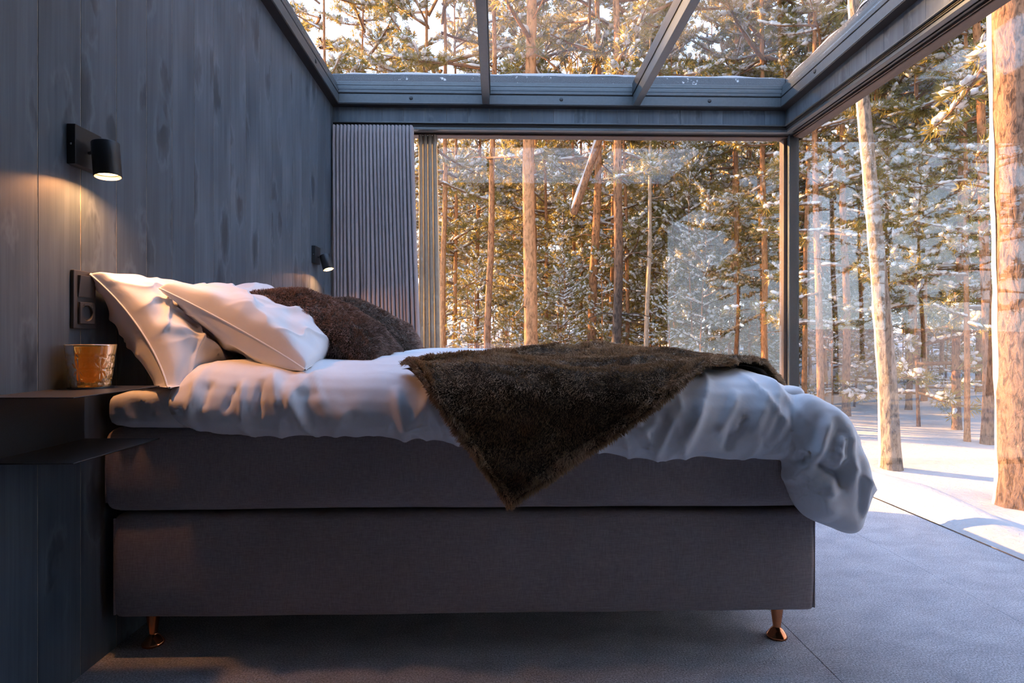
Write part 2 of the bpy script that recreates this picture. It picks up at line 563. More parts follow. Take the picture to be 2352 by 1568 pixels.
ring('glazing_bead', 0.022, 0.06, 0.129, 0.155, M['frame_metal'], 0.002)
def felt_mat():
    m, nt, b = mat('granular_roof_felt')
    n = noise(nt, coords(nt), 260, 2, 0.7)
    s = noise(nt, coords(nt), 14, 4, 0.6)
    c = ramp(nt, [(0.35, (0.05, 0.055, 0.06)), (0.55, (0.12, 0.13, 0.14)), (0.75, (0.35, 0.36, 0.38))], n)
    c = mixc(nt, ramp(nt, [(0.62, (0, 0, 0)), (0.68, (1, 1, 1))], s), c, (0.75, 0.76, 0.78))
    nt.links.new(c, b.inputs['Base Color'])
    b.inputs['Roughness'].default_value = 0.9
    bump(nt, b, n, 0.6, 0.003)
    return m
M['felt'] = felt_mat()
def snow_mat(name, sc=1.0, tint=(0.46, 0.45, 0.45)):
    m, nt, b = mat(name)
    n1 = noise(nt, coords(nt), 16 * sc, 4, 0.6)
    n2 = noise(nt, coords(nt), 90 * sc, 3, 0.6)
    b.inputs['Base Color'].default_value = (*tint, 1)
    b.inputs['Roughness'].default_value = 0.7
    b.inputs['Specular IOR Level'].default_value = 0.25
    c = ramp(nt, [(0.3, tuple(t * 0.93 for t in tint)), (0.7, tint)], n1)
    nt.links.new(c, b.inputs['Base Color'])
    h = math_n(nt, 'ADD', n1, math_n(nt, 'MULTIPLY', n2, 0.4))
    bump(nt, b, h, 0.5, 0.03 / sc)
    return m
M['snow'] = snow_mat('snow')
# felt upstand round the roof light with a crust of snow on it
ring('felt_upstand', 0.070, 0.20, 0.10, 0.232, M['felt'], 0.01)
cap_pts = []
rg = np.random.default_rng(5)
def snow_ridge(name, ax, x0, x1, y0, y1, z, n, parent):
    """a lumpy crust lying along a bar"""
    L = np.linspace(0, 1, n)
    prof = np.array([[-0.5, 0.0], [-0.46, 0.5], [-0.2, 0.95], [0.2, 1.0], [0.46, 0.5], [0.5, 0.0]])
    V = []
    for i, t in enumerate(L):
        px, py = x0 + (x1 - x0) * t, y0 + (y1 - y0) * t
        hgt = 0.018 + 0.022 * (0.5 + 0.5 * NA(np.array([[t * 17 + ax * 9, 3.3, 1.1]]))[0])
        wid = 0.075 + 0.05 * NA(np.array([[t * 23 + ax * 5, 7.3, 4.1]]))[0]
        edge = min(1, t * 30, (1 - t) * 30)
        for a, b in prof:
            off = a * wid
            V.append((px + (off if ax else 0), py + (0 if ax else off), z + zroof(py) + b * hgt * edge))
    return part(name, np.array(V), grid_faces(n, len(prof)), M['snow'], parent, True)
snow_ridge('snow_crust', 0, X0s - 0.05, X1s + 0.1, Y1s + 0.125, Y1s + 0.125, 0.230, 120, w3)
snow_ridge('snow_crust', 1, X1s + 0.115, X1s + 0.115, Y_SKY, Y1s + 0.12, 0.230, 90, w3)
# rafters and panes
raf = (-0.108 + 0.024, 0.932)
for xc in raf:
    bm = bm_box(xc - 0.024, xc + 0.024, Y_SKY, Y1s, 0.0, 0.100, 0.0015, 1)
    for v in bm.verts: v.co.z += zroof(v.co.y)
    from_bm('rafter', bm, M['frame_metal'], w3)
    for dx in (-0.030, 0.024):
        bm = bm_box(xc + dx, xc + dx + 0.006, Y_SKY, Y1s, 0.072, 0.150, 0.001, 1)
        for v in bm.verts: v.co.z += zroof(v.co.y)
        from_bm('glazing_bar', bm, M['dark_frame'], w3)
edges = [X0s - 0.015, raf[0], raf[1], X1s + 0.015]
for i in range(3):
    bm = bm_box(edges[i] + 0.004, edges[i + 1] - 0.004, Y_SKY - 0.01, Y1s + 0.02, 0.103, 0.111)
    for v in bm.verts: v.co.z += zroof(v.co.y)
    from_bm('pane', bm, M['glass'], w3)
def disc_cap(name, pos, axis, r, t, mt, parent):
    V, F = lathe([(0.0001, t), (r * 0.8, t), (r, t * 0.6), (r, 0), (0.0001, 0)], 20)
    V = orient(V, axis, pos)
    return part(name, V, F, mt, parent, True)
for px in (-0.585, 0.422, 1.428):
    disc_cap('screw_cap', (px, Y1s, ZF + 0.035), (0, -1, 0), 0.0125, 0.004, M['dark_frame'], w3)
for py in (3.42, 2.2):
    disc_cap('screw_cap', (X0s, py, zroof(py) + 0.035), (1, 0, 0), 0.0125, 0.004, M['dark_frame'], w3)
    disc_cap('screw_cap', (X1s, py + 0.06, zroof(py) + 0.035), (-1, 0, 0), 0.0125, 0.004, M['dark_frame'], w3)
# roof round the roof light (seen only from outside)
box('roof_left', XL - 0.3, X0s - 0.16, YN - 0.1, YG + 0.1, 2.62, 2.68, M['felt'], kind='structure')
box('roof_far', X0s - 0.16, X1s + 0.16, Y1s + 0.16, YG + 0.1, 2.60, 2.62, M['felt'], kind='structure')
box('roof_side', X1s + 0.16, XG + 0.1, YN - 0.1, YG + 0.1, 2.64, 2.68, M['felt'], kind='structure')
box('roof_near', X0s - 0.16, X1s + 0.16, YN - 0.1, Y_SKY - 0.12, 2.72, 2.75, M['felt'], kind='structure')

# curtain rails along the foot of the headers
cr = thing('curtain_rail', (0.4, YW, ZH), 'slim metal curtain rail along the back header', 'curtain rail')
box('rail_lip', XL + 0.004, XW - 0.004, YW - 0.012, YW, ZH - 0.004, ZH + 0.004, M['frame_metal'], cr, 0.001)
box('rail_channel', XL + 0.004, XW + 0.06, YW + 0.012, YW + 0.045, ZH - 0.040, ZH - 0.013, M['frame_metal'], cr, 0.002)
box('rail_slot', XL + 0.004, XW + 0.05, YW + 0.006, YW + 0.012, ZH - 0.020, ZH - 0.013, M['soffit'], cr)
cr2 = thing('curtain_rail', (XW, 2.0, ZH), 'slim metal curtain rail along the right header', 'curtain rail')
box('rail_lip', XW - 0.012, XW, 0.1, YW - 0.004, ZH - 0.004, ZH + 0.004, M['frame_metal'], cr2, 0.001)
box('rail_channel', XW + 0.012, XW + 0.045, 0.1, YW + 0.012, ZH - 0.040, ZH - 0.013, M['frame_metal'], cr2, 0.002)
box('rail_slot', XW + 0.006, XW + 0.012, 0.1, YW + 0.005, ZH - 0.020, ZH - 0.013, M['soffit'], cr2)

# ------------------------------------------------------------------ curtains
def curtain(name, x0, x1t, x1b, yc, z0, z1, N, amp, mt, seed, label, cat, per=14, merge=0.75):
    nu, nv = N * per + 1, 44
    s = np.linspace(0, 1, nu)
    t = np.linspace(0, 1, nv)            # 0 top, 1 bottom
    Sg, Tg = np.meshgrid(s, t, indexing='ij')
    P = np.stack([Sg.ravel() * N * 0.35, Tg.ravel() * 1.3, np.full(Sg.size, seed * 3.1)], 1)
    warp = NA(P).reshape(Sg.shape)
    warp2 = NB(P * np.array([2.2, 0.8, 1.0])).reshape(Sg.shape)
    fall = np.clip(Tg * 2.2, 0, 1) ** 1.3
    ph = 2 * math.pi * (N * Sg + merge * fall * (0.9 * warp + 0.5 * warp2) * np.minimum(1, 6 * np.minimum(Sg, 1 - Sg)))
    am = amp * (1 + 0.45 * fall * warp2) * (0.75 + 0.25 * np.clip(Tg * 10, 0, 1))
    Y = yc + am * np.cos(ph)
    W = (x1t - x0) + (x1b - x1t) * Tg ** 1.2
    X = x0 + W * Sg + -0.10 * (W / N) * np.sin(ph) + 0.10 * (W / N) * np.sin(2 * ph) + 0.010 * fall * warp
    Z = z1 + (z0 - z1) * Tg
    # header tape: a slight pinch under the heading
    Y -= 0.004 * np.exp(-((Tg - 0.042) / 0.006) ** 2)
    V = np.stack([X, Y, Z], 2).reshape(-1, 3)
    root = thing(name, ((x0 + x1t) / 2, yc, z0), label, cat)
    me_o = part('cloth', V, grid_faces(nu, nv), mt, root, True)
    sm = me_o.modifiers.new('thickness', 'SOLIDIFY'); sm.thickness = 0.0016
    # heading tape as a second, shorter layer with a stitched edge
    k = t < 0.045
    V2 = np.stack([X[:, k], Y[:, k] - 0.0018, Z[:, k] + 0.001], 2)
    nk = int(k.sum())
    if nk >= 2:
        part('heading', V2.reshape(-1, 3), grid_faces(nu, nk), mt, root, True)
    return root
curtain('blackout_curtain', XL + 0.006, -0.575, -0.500, YW - 0.028, 0.015, 2.334, 22, 0.032, M['curtain'], 1,
        'mauve-grey pleated blackout curtain drawn back in the corner', 'curtain')
curtain('sheer_curtain', -0.560, -0.430, -0.392, YG - 0.060, 0.015, 2.325, 4, 0.020, M['sheer'], 2,
        'beige linen sheer curtain beside the grey curtain', 'curtain', per=22, merge=0.2)

# ------------------------------------------------------------------ wall reading lamps
def emis(name, col, s):
    m = bpy.data.materials.new(name); m.use_nodes = True
    nt = m.node_tree; nt.nodes.clear()
    o = nt.nodes.new('ShaderNodeOutputMaterial'); e = nt.nodes.new('ShaderNodeEmission')
    e.inputs[0].default_value = (*col, 1); e.inputs[1].default_value = s
    nt.links.new(e.outputs[0], o.inputs[0])
    return m
M['bulb'] = emis('warm_led_lens', (1.0, 0.62, 0.25), 6.0)
M['bulb_core'] = emis('warm_led_core', (1.0, 0.80, 0.50), 14.0)
def reading_lamp(yc, zc, head, axis, label, power):
    t = thing('reading_lamp', (XL, yc, zc), label, 'lamp', 'bedside reading lamps')
    bp_ = box('backplate', XL, XL + 0.022, yc - 0.050, yc + 0.050, zc - 0.052, zc + 0.052, M['black_metal'], t, 0.0012, 2)
    disc_cap('plate_screw', (XL + 0.011, yc - 0.050, zc), (0, -1, 0), 0.0028, 0.0006, M['chrome'], bp_)
    ax = Vector(axis).normalized()                 # points out of the open mouth
    head = Vector(head)
    n = Vector((1, 0, 0))
    r = 0.0325
    L = 0.092
    # knuckle
    j0 = Vector((XL + 0.022, yc, zc - 0.010)); j1 = head - ax * 0.012 + (j0 - head).normalized() * (r - 0.002)
    V, F = tube([j0, j0.lerp(j1, 0.35), j0.lerp(j1, 0.4), j1], [0.0042, 0.0042, 0.0062, 0.0062], 14)
    part('swivel_joint', V, F, M['chrome'], t, True)
    ri = r - 0.0022
    prof = [(0.0001, -L / 2), (r - 0.002, -L / 2), (r - 0.0006, -L / 2 + 0.0008), (r, -L / 2 + 0.002), (r, L / 2 - 0.0012), (r - 0.0008, L / 2),
            (ri, L / 2), (ri, L / 2 - 0.020), (0.0001, L / 2 - 0.020)]
    V, F = lathe(prof, 56)
    sh = part('shade', orient(V, ax, head), F, M['black_metal'], t, True)
    es = sh.modifiers.new('edges', 'EDGE_SPLIT'); es.split_angle = R(40)
    V, F = lathe([(0.0001, 0), (0.0265, 0.0), (0.0298, 0.006), (0.0298, 0.007), (0.026, 0.002), (0.0001, 0.002)], 40)
    part('lamp_lens', orient(V, ax, head + ax * (L / 2 - 0.0195)), F, M['bulb'], t, True)
    V, F = lathe([(0.0001, 0.0045), (0.010, 0.004), (0.013, 0.002), (0.013, 0.0), (0.0001, 0)], 28)
    part('led_core', orient(V, ax, head + ax * (L / 2 - 0.0175)), F, M['bulb_core'], t, True)
    ld = bpy.data.lights.new('reading_lamp_light', 'AREA')
    ld.shape = 'DISK'; ld.size = 0.040; ld.energy = power; ld.color = (1.0, 0.41, 0.14)
    lo = bpy.data.objects.new('reading_lamp_light', ld); COL.objects.link(lo)
    lo.parent = t
    lo.location = head + ax * (L / 2 - 0.0105) - Vector((XL, yc, zc))
    lo.rotation_euler = (-ax).to_track_quat('Z', 'Y').to_euler()
    return t
reading_lamp(1.584, 1.408, (-1.047, 1.578, 1.379), (0.10, -0.04, -1), 'black cylinder reading lamp lit above the socket plate', 1.55)
reading_lamp(3.560, 1.410, (-1.045, 3.560, 1.368), (0.30, -0.12, -1), 'small far reading lamp lit beside the grey curtain', 2.2)

# ------------------------------------------------------------------ switch and socket
sw = thing('switch_socket', (XL, 1.588, 1.005), 'black double wall plate with light switch above power socket', 'socket')
M['plate'] = simple('matt_anthracite_plastic', (0.045, 0.045, 0.048), 0.45, noise_amt=0.08, nscale=500)
ys0, ys1, zs0, zs1 = 1.546, 1.630, 0.928, 1.083
box('plate_frame', XL, XL + 0.010, ys0, ys1, zs0, zs1, M['plate'], sw, 0.0025, 3)
yc = (ys0 + ys1) / 2
bm = bm_box(XL + 0.008, XL + 0.0155, yc - 0.0285, yc + 0.0285, 1.012, 1.070, 0.0012, 2)
for v in bm.verts:
    if v.co.x > XL + 0.012: v.co.x += (v.co.z - 1.041) * 0.10
rk = from_bm('rocker', bm, M['plate'], sw)
def plate_hole(x, y0, y1, z0, z1, r, n=32):
    """square plate with a round hole, facing +x, with a cup behind the hole"""
    cy, cz = (y0 + y1) / 2, (z0 + z1) / 2
    V = []; F = []
    hs, hz = (y1 - y0) / 2, (z1 - z0) / 2
    for k in range(n):
        a = 2 * math.pi * k / n
        c_, s_ = math.cos(a), math.sin(a)
        m_ = max(abs(c_), abs(s_))
        V += [(x - 0.004, cy + hs * c_ / m_, cz + hz * s_ / m_), (x, cy + (hs - 0.001) * c_ / m_, cz + (hz - 0.001) * s_ / m_),
              (x, cy + (r + 0.001) * c_, cz + (r + 0.001) * s_), (x - 0.001, cy + r * c_, cz + r * s_), (x - 0.010, cy + (r - 0.001) * c_, cz + (r - 0.001) * s_)]
    for k in range(n):
        b_ = (k + 1) % n
        for j in range(4):
            F.append((k * 5 + j, k * 5 + j + 1, b_ * 5 + j + 1, b_ * 5 + j))
    F.append(tuple(k * 5 + 4 for k in range(n)))
    return np.array(V), F
V, F = plate_hole(XL + 0.0165, yc - 0.0285, yc + 0.0285, 0.941, 0.999, 0.0205)
so = part('socket_insert', V, F, M['plate'], sw)
M['black_plastic'] = simple('black_plastic', (0.006, 0.006, 0.007), 0.3, noise_amt=0.2)
for dy in (-0.0105, 0.0105):
    disc_cap('pin_hole', (XL + 0.0068, yc + dy, 0.970), (1, 0, 0), 0.0035, 0.0006, M['black_plastic'], so)
for zz in (0.9515, 0.9885):
    box('earth_clip', XL + 0.0070, XL + 0.0150, yc - 0.0025, yc + 0.0025, zz - 0.001, zz + 0.001, M['chrome'], so, 0.0004, 1)
for dy, tilt in ((-0.016, 0.5), (0.016, -0.5)):
    bm = bm_box(-0.0006, 0.0006, -0.0016, 0.0016, -0.0045, 0.0045, 0.0003, 1)
    bmesh.ops.rotate(bm, verts=bm.verts, cent=(0, 0, 0), matrix=Matrix.Rotation(-tilt, 3, 'X'))
    bmesh.ops.translate(bm, verts=bm.verts, vec=(XL + 0.0169, yc + dy, 0.9895))
    from_bm('chrome_tab', bm, M['chrome'], so)

# ------------------------------------------------------------------ bedside shelf, tumbler, coaster
ZT, ZB_, XE = 0.775, 0.633, -0.916
def granite_black():
    m, nt, b = mat('textured_black_steel')
    n = noise(nt, coords(nt), 700, 2, 0.7)
    c = ramp(nt, [(0.4, (0.018, 0.018, 0.019)), (0.7, (0.06, 0.06, 0.06))], n)
    nt.links.new(c, b.inputs['Base Color'])
    b.inputs['Roughness'].default_value = 0.38
    bump(nt, b, n, 0.35, 0.001)
    return m
M['steel'] = granite_black()
shf = thing('bedside_shelf', (XL, 1.43, ZB_), 'black folded-steel wall shelf with two tiers beside the bed', 'shelf')
box('top_plate', XL + 0.0045, XE, 1.275, 1.594, ZT - 0.003, ZT, M['steel'], shf, 0.001, 1)
box('bottom_plate', XL + 0.0045, XE, 1.275, 1.594, ZB_ - 0.003, ZB_, M['steel'], shf, 0.001, 1)
box('back_plate', XL, XL + 0.0042, 1.275, 1.594, ZB_ - 0.003, ZT, M['steel'], shf, 0.001, 1)

gx, gy = -1.053, 1.527
cst = thing('coaster', (gx, gy, ZT), 'thin black round coaster under the amber tumbler', 'coaster')
V, F = lathe([(0.0001, 0), (0.050, 0), (0.0505, 0.001), (0.050, 0.0025), (0.0001, 0.0025)], 48)
part('coaster_disc', V + np.array([gx, gy, ZT]), F, M['black_metal'], cst, True)

def amber_mat():
    m, nt, b = mat('amber_cut_glass')
    b.inputs['Base Color'].default_value = (1.0, 0.60, 0.14, 1)
    b.inputs['Roughness'].default_value = 0.02
    b.inputs['Transmission Weight'].default_value = 0.80
    b.inputs['IOR'].default_value = 1.5
    n = noise(nt, coords(nt), 60, 2)
    bump(nt, b, n, 0.05, 0.001)
    return m
M['amber'] = amber_mat()
tb = thing('tumbler', (gx, gy, ZT + 0.0027), 'amber cut-glass tumbler standing on the bedside shelf', 'glass')
n_t, n_z = 144, 46
th = np.linspace(0, 2 * math.pi, n_t, endpoint=False)
hz_ = np.linspace(0, 1, n_z)
Hh, r0, r1 = 0.108, 0.043, 0.0565
TH, HZ = np.meshgrid(th, hz_, indexing='ij')
rr = r0 + (r1 - r0) * HZ
# cut pattern: repeated stars, diamonds and feather panels between 8 % and 78 % of the height
cell = 6
a = (TH * cell / (2 * math.pi)) % 1.0 - 0.5
b_ = (HZ - 0.42) / 0.36
inside = np.clip((0.36 - np.abs(HZ - 0.42)) / 0.04, 0, 1)
rad = np.hypot(a * 2.0, b_)
ang = np.arctan2(b_, a * 2.0)
star = np.maximum(0, np.cos(ang * 8)) ** 3 * np.clip(1.0 - rad * 0.8, 0, 1) * np.clip(rad * 4, 0, 1)
diam = 0.5 + 0.5 * np.cos((TH * 54)) * np.cos(HZ * 70)
feather = (np.abs(np.abs(a) - 0.5) < 0.16) * (0.5 + 0.5 * np.sin((HZ * 95 + np.abs(np.abs(a) - 0.5) * 60)))
cut = inside * (0.0034 * star + 0.0020 * diam * (rad > 0.75) + 0.0018 * feather)
ro = rr - cut
Vo = np.stack([ro * np.cos(TH), ro * np.sin(TH), HZ * Hh], 2)
ri = np.linspace(r0 - 0.004, r1 - 0.0025, 16)
zi = np.linspace(0.014, Hh, 16)
rings = [np.stack([np.full((n_t, 1), 0.0001) * np.cos(th)[:, None], np.full((n_t, 1), 0.0001) * np.sin(th)[:, None], np.zeros((n_t, 1))], 2),
         np.stack([(0.038 * np.cos(th))[:, None], (0.038 * np.sin(th))[:, None], np.full((n_t, 1), 0.0)], 2), Vo]
rim = np.stack([((r1 - 0.0012) * np.cos(th))[:, None], ((r1 - 0.0012) * np.sin(th))[:, None], np.full((n_t, 1), Hh + 0.0012)], 2)
inn = np.stack([np.outer(np.cos(th), ri[::-1]), np.outer(np.sin(th), ri[::-1]), np.tile(zi[::-1], (n_t, 1))], 2)
bot = np.stack([(0.02 * np.cos(th))[:, None], (0.02 * np.sin(th))[:, None], np.full((n_t, 1), 0.0105)], 2)
cen = np.stack([(0.0001 * np.cos(th))[:, None], (0.0001 * np.sin(th))[:, None], np.full((n_t, 1), 0.0098)], 2)
full = np.concatenate(rings + [rim, inn, bot, cen], 1)
part('cut_glass_body', full.reshape(-1, 3) + np.array([gx, gy, ZT + 0.0027]), grid_faces(n_t, full.shape[1], wrap_u=True)[:, ::-1], M['amber'], tb, False)

# ------------------------------------------------------------------ soft shapes
def remesh_mesh(V, F, voxel, smooth=6):
    """closed pieces -> one voxel-remeshed, smoothed surface; returns V, F(quads/tris list), normals"""
    me = raw_mesh('tmp', V, F)
    o = bpy.data.objects.new('tmp', me); COL.objects.link(o)
    md = o.modifiers.new('r', 'REMESH'); md.mode = 'VOXEL'; md.voxel_size = voxel; md.use_smooth_shade = True
    if smooth:
        ms = o.modifiers.new('s', 'SMOOTH'); ms.factor = 0.5; ms.iterations = smooth
    dg = bpy.context.evaluated_depsgraph_get()
    ev = o.evaluated_get(dg)
    em = bpy.data.meshes.new_from_object(ev)
    n = len(em.vertices)
    co = np.empty(n * 3); em.vertices.foreach_get('co', co)
    no = np.empty(n * 3); em.vertices.foreach_get('normal', no)
    bpy.data.objects.remove(o)
    bpy.data.meshes.remove(me)
    return em, co.reshape(-1, 3), no.reshape(-1, 3)

def rounded_block(name, x0, x1, y0, y1, z0, z1, r, mt, parent, puff=0.0, nseg=5, wr=0.0, seed=1, res=0.05):
    bm = bm_box(x0, x1, y0, y1, z0, z1, r, nseg)
    ed = [e for e in bm.edges if e.calc_length() > res * 2]
    for _ in range(5):
        ed = [e for e in bm.edges if e.calc_length() > res * 1.6]
        if not ed: break
        bmesh.ops.subdivide_edges(bm, edges=ed, cuts=1, use_grid_fill=True)
    cx, cy, cz = (x0 + x1) / 2, (y0 + y1) / 2, (z0 + z1) / 2
    bm.normal_update()
    P = np.array([v.co[:] for v in bm.verts]); Nn = np.array([v.normal[:] for v in bm.verts])
    d = wr * (NA(P * 3.1 + seed * 7.7) + 0.5 * NB(P * 9 + seed))
    q = 1 - np.clip(np.abs((P[:, 2] - cz) / ((z1 - z0) / 2)), 0, 1) ** 2.5
    d = d + puff * q
    P = P + Nn * d[:, None]
    for v, p in zip(bm.verts, P): v.co = p
    return from_bm(name, bm, mt, parent, True)

YB0, YB1 = 1.66, 3.46
bed = thing('bed_base', (-0.08, 2.56, 0), 'taupe upholstered box-spring bed base on copper legs', 'bed')
rounded_block('upholstered_box', -1.083, 0.916, YB0, YB1, 0.113, 0.405, 0.018, M['bed_fabric'], bed, 0.006, 4, 0.002, 3)
def piping(name, x, z0, z1, y, parent, mt):
    V, F = tube([(x, y, z) for z in np.linspace(z0, z1, 8)], 0.0035, 8)
    part(name, V, F, mt, parent, True)
piping('corner_piping', -1.080, 0.125, 0.395, YB0 + 0.002, bed, M['bed_fabric'])
piping('corner_piping', 0.913, 0.125, 0.395, YB0 + 0.002, bed, M['bed_fabric'])
M['copper'] = simple('polished_copper', (0.72, 0.28, 0.13), 0.16, 1.0, noise_amt=0.1, nscale=25)
leg_prof = [(0.0001, 0.118), (0.0215, 0.118), (0.0215, 0.110), (0.0115, 0.034), (0.0120, 0.030), (0.0175, 0.024), (0.0290, 0.009), (0.0310, 0.004), (0.0300, 0.0), (0.0001, 0.0)]
for lx, ly in ((-1.020, 1.742), (0.843, 1.742), (-1.020, 3.38), (0.843, 3.38)):
    V, F = lathe(leg_prof, 12)
    lg = part('leg', V + np.array([lx, ly, 0.0]), F, M['copper'], bed)

mt_ = thing('mattress', (-0.1, 2.56, 0.41), 'taupe upholstered mattress lying on the bed base', 'mattress')
rounded_block('mattress_body', -1.108, 0.908, YB0 - 0.004, YB1, 0.414, 0.648, 0.034, M['bed_fabric'], mt_, 0.008, 5, 0.0025, 5)
piping('corner_piping', -1.103, 0.44, 0.62, YB0 + 0.002, mt_, M['bed_fabric'])

# white sheet-covered topper
def loft(sections):
    """list of (n,3) closed sections -> closed V,F"""
    n = len(sections[0]); m_ = len(sections)
    V = np.concatenate(sections)
    F = [tuple(int(q) for q in f) for f in grid_faces(m_, n, wrap_v=True)]
    F.append(tuple(range(n))[::-1]); F.append(tuple(range((m_ - 1) * n, m_ * n)))
    return V, F
def resample(poly, n):
    poly = np.asarray(poly, float)
    # closed catmull-rom
    P = []
    m_ = len(poly)
    for i in range(m_):
        p0, p1, p2, p3 = poly[(i - 1) % m_], poly[i], poly[(i + 1) % m_], poly[(i + 2) % m_]
        for t in np.linspace(0, 1, 8, endpoint=False):
            P.append(0.5 * ((2 * p1) + (-p0 + p2) * t + (2 * p0 - 5 * p1 + 4 * p2 - p3) * t * t + (-p0 + 3 * p1 - 3 * p2 + p3) * t ** 3))
    P = np.array(P)
    d = np.r_[0, np.cumsum(np.linalg.norm(np.diff(np.vstack([P, P[:1]]), axis=0), axis=1))]
    q = np.linspace(0, d[-1], n, endpoint=False)
    Pc = np.vstack([P, P[:1]])
    return np.stack([np.interp(q, d, Pc[:, k]) for k in range(Pc.shape[1])], 1)

def ridged(P, seed, sc):
    n = NA(P * np.array(sc) + seed * 5.3)
    return (1 - np.abs(n)) ** 4

def seg_fold(P, a, b, w, amp, axes=(0, 2)):
    """a soft ridge along the segment a-b in the given two axes"""
    q = P[:, axes]
    a = np.array(a, float); b = np.array(b, float)
    ab = b - a
    t = np.clip(((q - a) @ ab) / (ab @ ab), -0.15, 1.15)
    d = np.linalg.norm(q - (a + t[:, None] * ab), axis=1)
    taper = np.clip(np.minimum(t + 0.15, 1.15 - t) / 0.3, 0, 1)
    return amp * np.exp(-(d / w) ** 2) * taper

tp = thing('mattress_topper', (-0.1, 2.56, 0.65), 'white sheet-covered topper showing at the head of the bed', 'mattress topper')
secs = []
for x_ in np.linspace(-1.082, 0.880, 44):
    e = min(1.0, (x_ + 1.082) / 0.045 + 0.55)
    e = math.sin(e * math.pi / 2)
    z0_, z1_ = 0.646, 0.762
    zm, hh = 0.70, (z1_ - z0_) / 2 * e
    secs.append(np.stack([np.full(64, x_), *resample([(1.700, zm - hh * 0.9), (1.655, zm - hh), (1.632, zm - hh * 0.3), (1.640, zm + hh * 0.6), (1.690, zm + hh), (2.5, zm + hh * 1.02),
                   (3.40, zm + hh), (3.455, zm + hh * 0.5), (3.46, zm - hh * 0.3), (3.43, zm - hh), (2.5, zm - hh * 0.93)], 64).T], 1))
V, F = loft(secs)
em, co, no = remesh_mesh(V, F, 0.014, 4)
d = 0.010 * ridged(co, 2, (5, 3, 4)) + 0.004 * NB(co * np.array([9, 4, 14.0]))
d *= np.clip((1.80 - co[:, 1]) / 0.1, 0.0, 1.0)
for a_, b2, w_, am_ in (((-1.05, 0.73), (-1.02, 0.66), 0.012, 0.008), ((-0.99, 0.745), (-0.93, 0.67), 0.014, 0.010), ((-0.95, 0.75), (-0.84, 0.68), 0.016, 0.010), ((-1.085, 0.74), (-1.075, 0.66), 0.010, 0.006)):
    d += seg_fold(co, a_, b2, w_, am_) * (co[:, 1] < 1.70)
co2 = co + no * (d - 0.004)[:, None]
em.vertices.foreach_set('co', (co2 - np.array(wloc(tp))).ravel()); em.update()
add('sheet', em, M['linen'], tp)

# ---- duvet
ZHEM = ([-0.93, -0.86, -0.65, -0.33, -0.12, 0.28, 0.62, 0.83, 0.95], [0.672, 0.668, 0.632, 0.636, 0.610, 0.582, 0.566, 0.562, 0.560])
ZTOP = ([-0.95, -0.88, -0.80, -0.55, -0.30, 0.2, 0.55, 0.72, 0.80, 0.88, 0.95, 1.0], [0.800, 0.818, 0.828, 0.812, 0.806, 0.806, 0.806, 0.798, 0.785, 0.752, 0.700, 0.62])
ZCEN = ([-0.95, -0.6, -0.2, 0.2, 0.6, 0.75, 0.85, 0.93, 1.0], [0.82, 0.838, 0.852, 0.842, 0.838, 0.815, 0.775, 0.72, 0.62])
def duv_section(x_):
    zh, zt, zc_ = (np.interp(x_, *k) for k in (ZHEM, ZTOP, ZCEN))
    pts = [(1.662, zh + 0.012), (1.635, zh - 0.004), (1.602, zh + 0.018), (1.585, zh + 0.075), (1.592, zt - 0.085), (1.632, zt - 0.030), (1.72, zt), (1.90, (zt + zc_) / 2 + 0.006),
           (2.3, zc_), (2.8, zc_ - 0.003), (3.25, zc_ - 0.02), (3.42, zc_ - 0.05), (3.51, zc_ - 0.12), (3.525, zh + 0.09), (3.50, zh + 0.02), (3.47, zh + 0.01), (3.455, min(0.74, zt - 0.06)),
           (3.40, min(0.766, zt - 0.045)), (2.5, min(0.766, zt - 0.045)), (1.72, min(0.766, zt - 0.045)), (1.672, min(0.735, zt - 0.07))]
    return resample(pts, 110)
secs = []
xs = np.r_[np.linspace(-0.905, -0.86, 6), np.linspace(-0.84, 0.96, 70)]
for x_ in xs:
    sc = duv_section(x_)
    if x_ < -0.845:
        q = (x_ + 0.915) / 0.07
        k = math.sqrt(max(0.05, 1 - (1 - q) ** 2))
        mid = np.array([sc[:, 0] * 0 + sc[:, 0], np.where(sc[:, 0] < 1.70, 0.735, 0.795)]).T
        sc = np.stack([sc[:, 0], mid[:, 1] + (sc[:, 1] - mid[:, 1]) * k], 1)
        near = sc[:, 0] < 1.66
        sc[near, 0] = 1.66 + (sc[near, 0] - 1.66) * k
    if x_ > 0.90:
        sc[:, 1] = np.maximum(sc[:, 1], 0.56)
    secs.append(np.stack([np.full(len(sc), x_), sc[:, 0], sc[:, 1]], 1))
V1, F1 = loft(secs)
hang = np.array([(0.800, 0.600), (0.812, 0.545), (0.825, 0.490), (0.862, 0.425), (0.925, 0.378), (0.990, 0.362), (1.022, 0.392), (1.046, 0.470), (1.035, 0.530), (0.995, 0.625),
                 (0.945, 0.705), (0.870, 0.745), (0.810, 0.700)])
hx = resample(hang, 70)
secs = []
cx_, cz_ = 0.94, 0.56
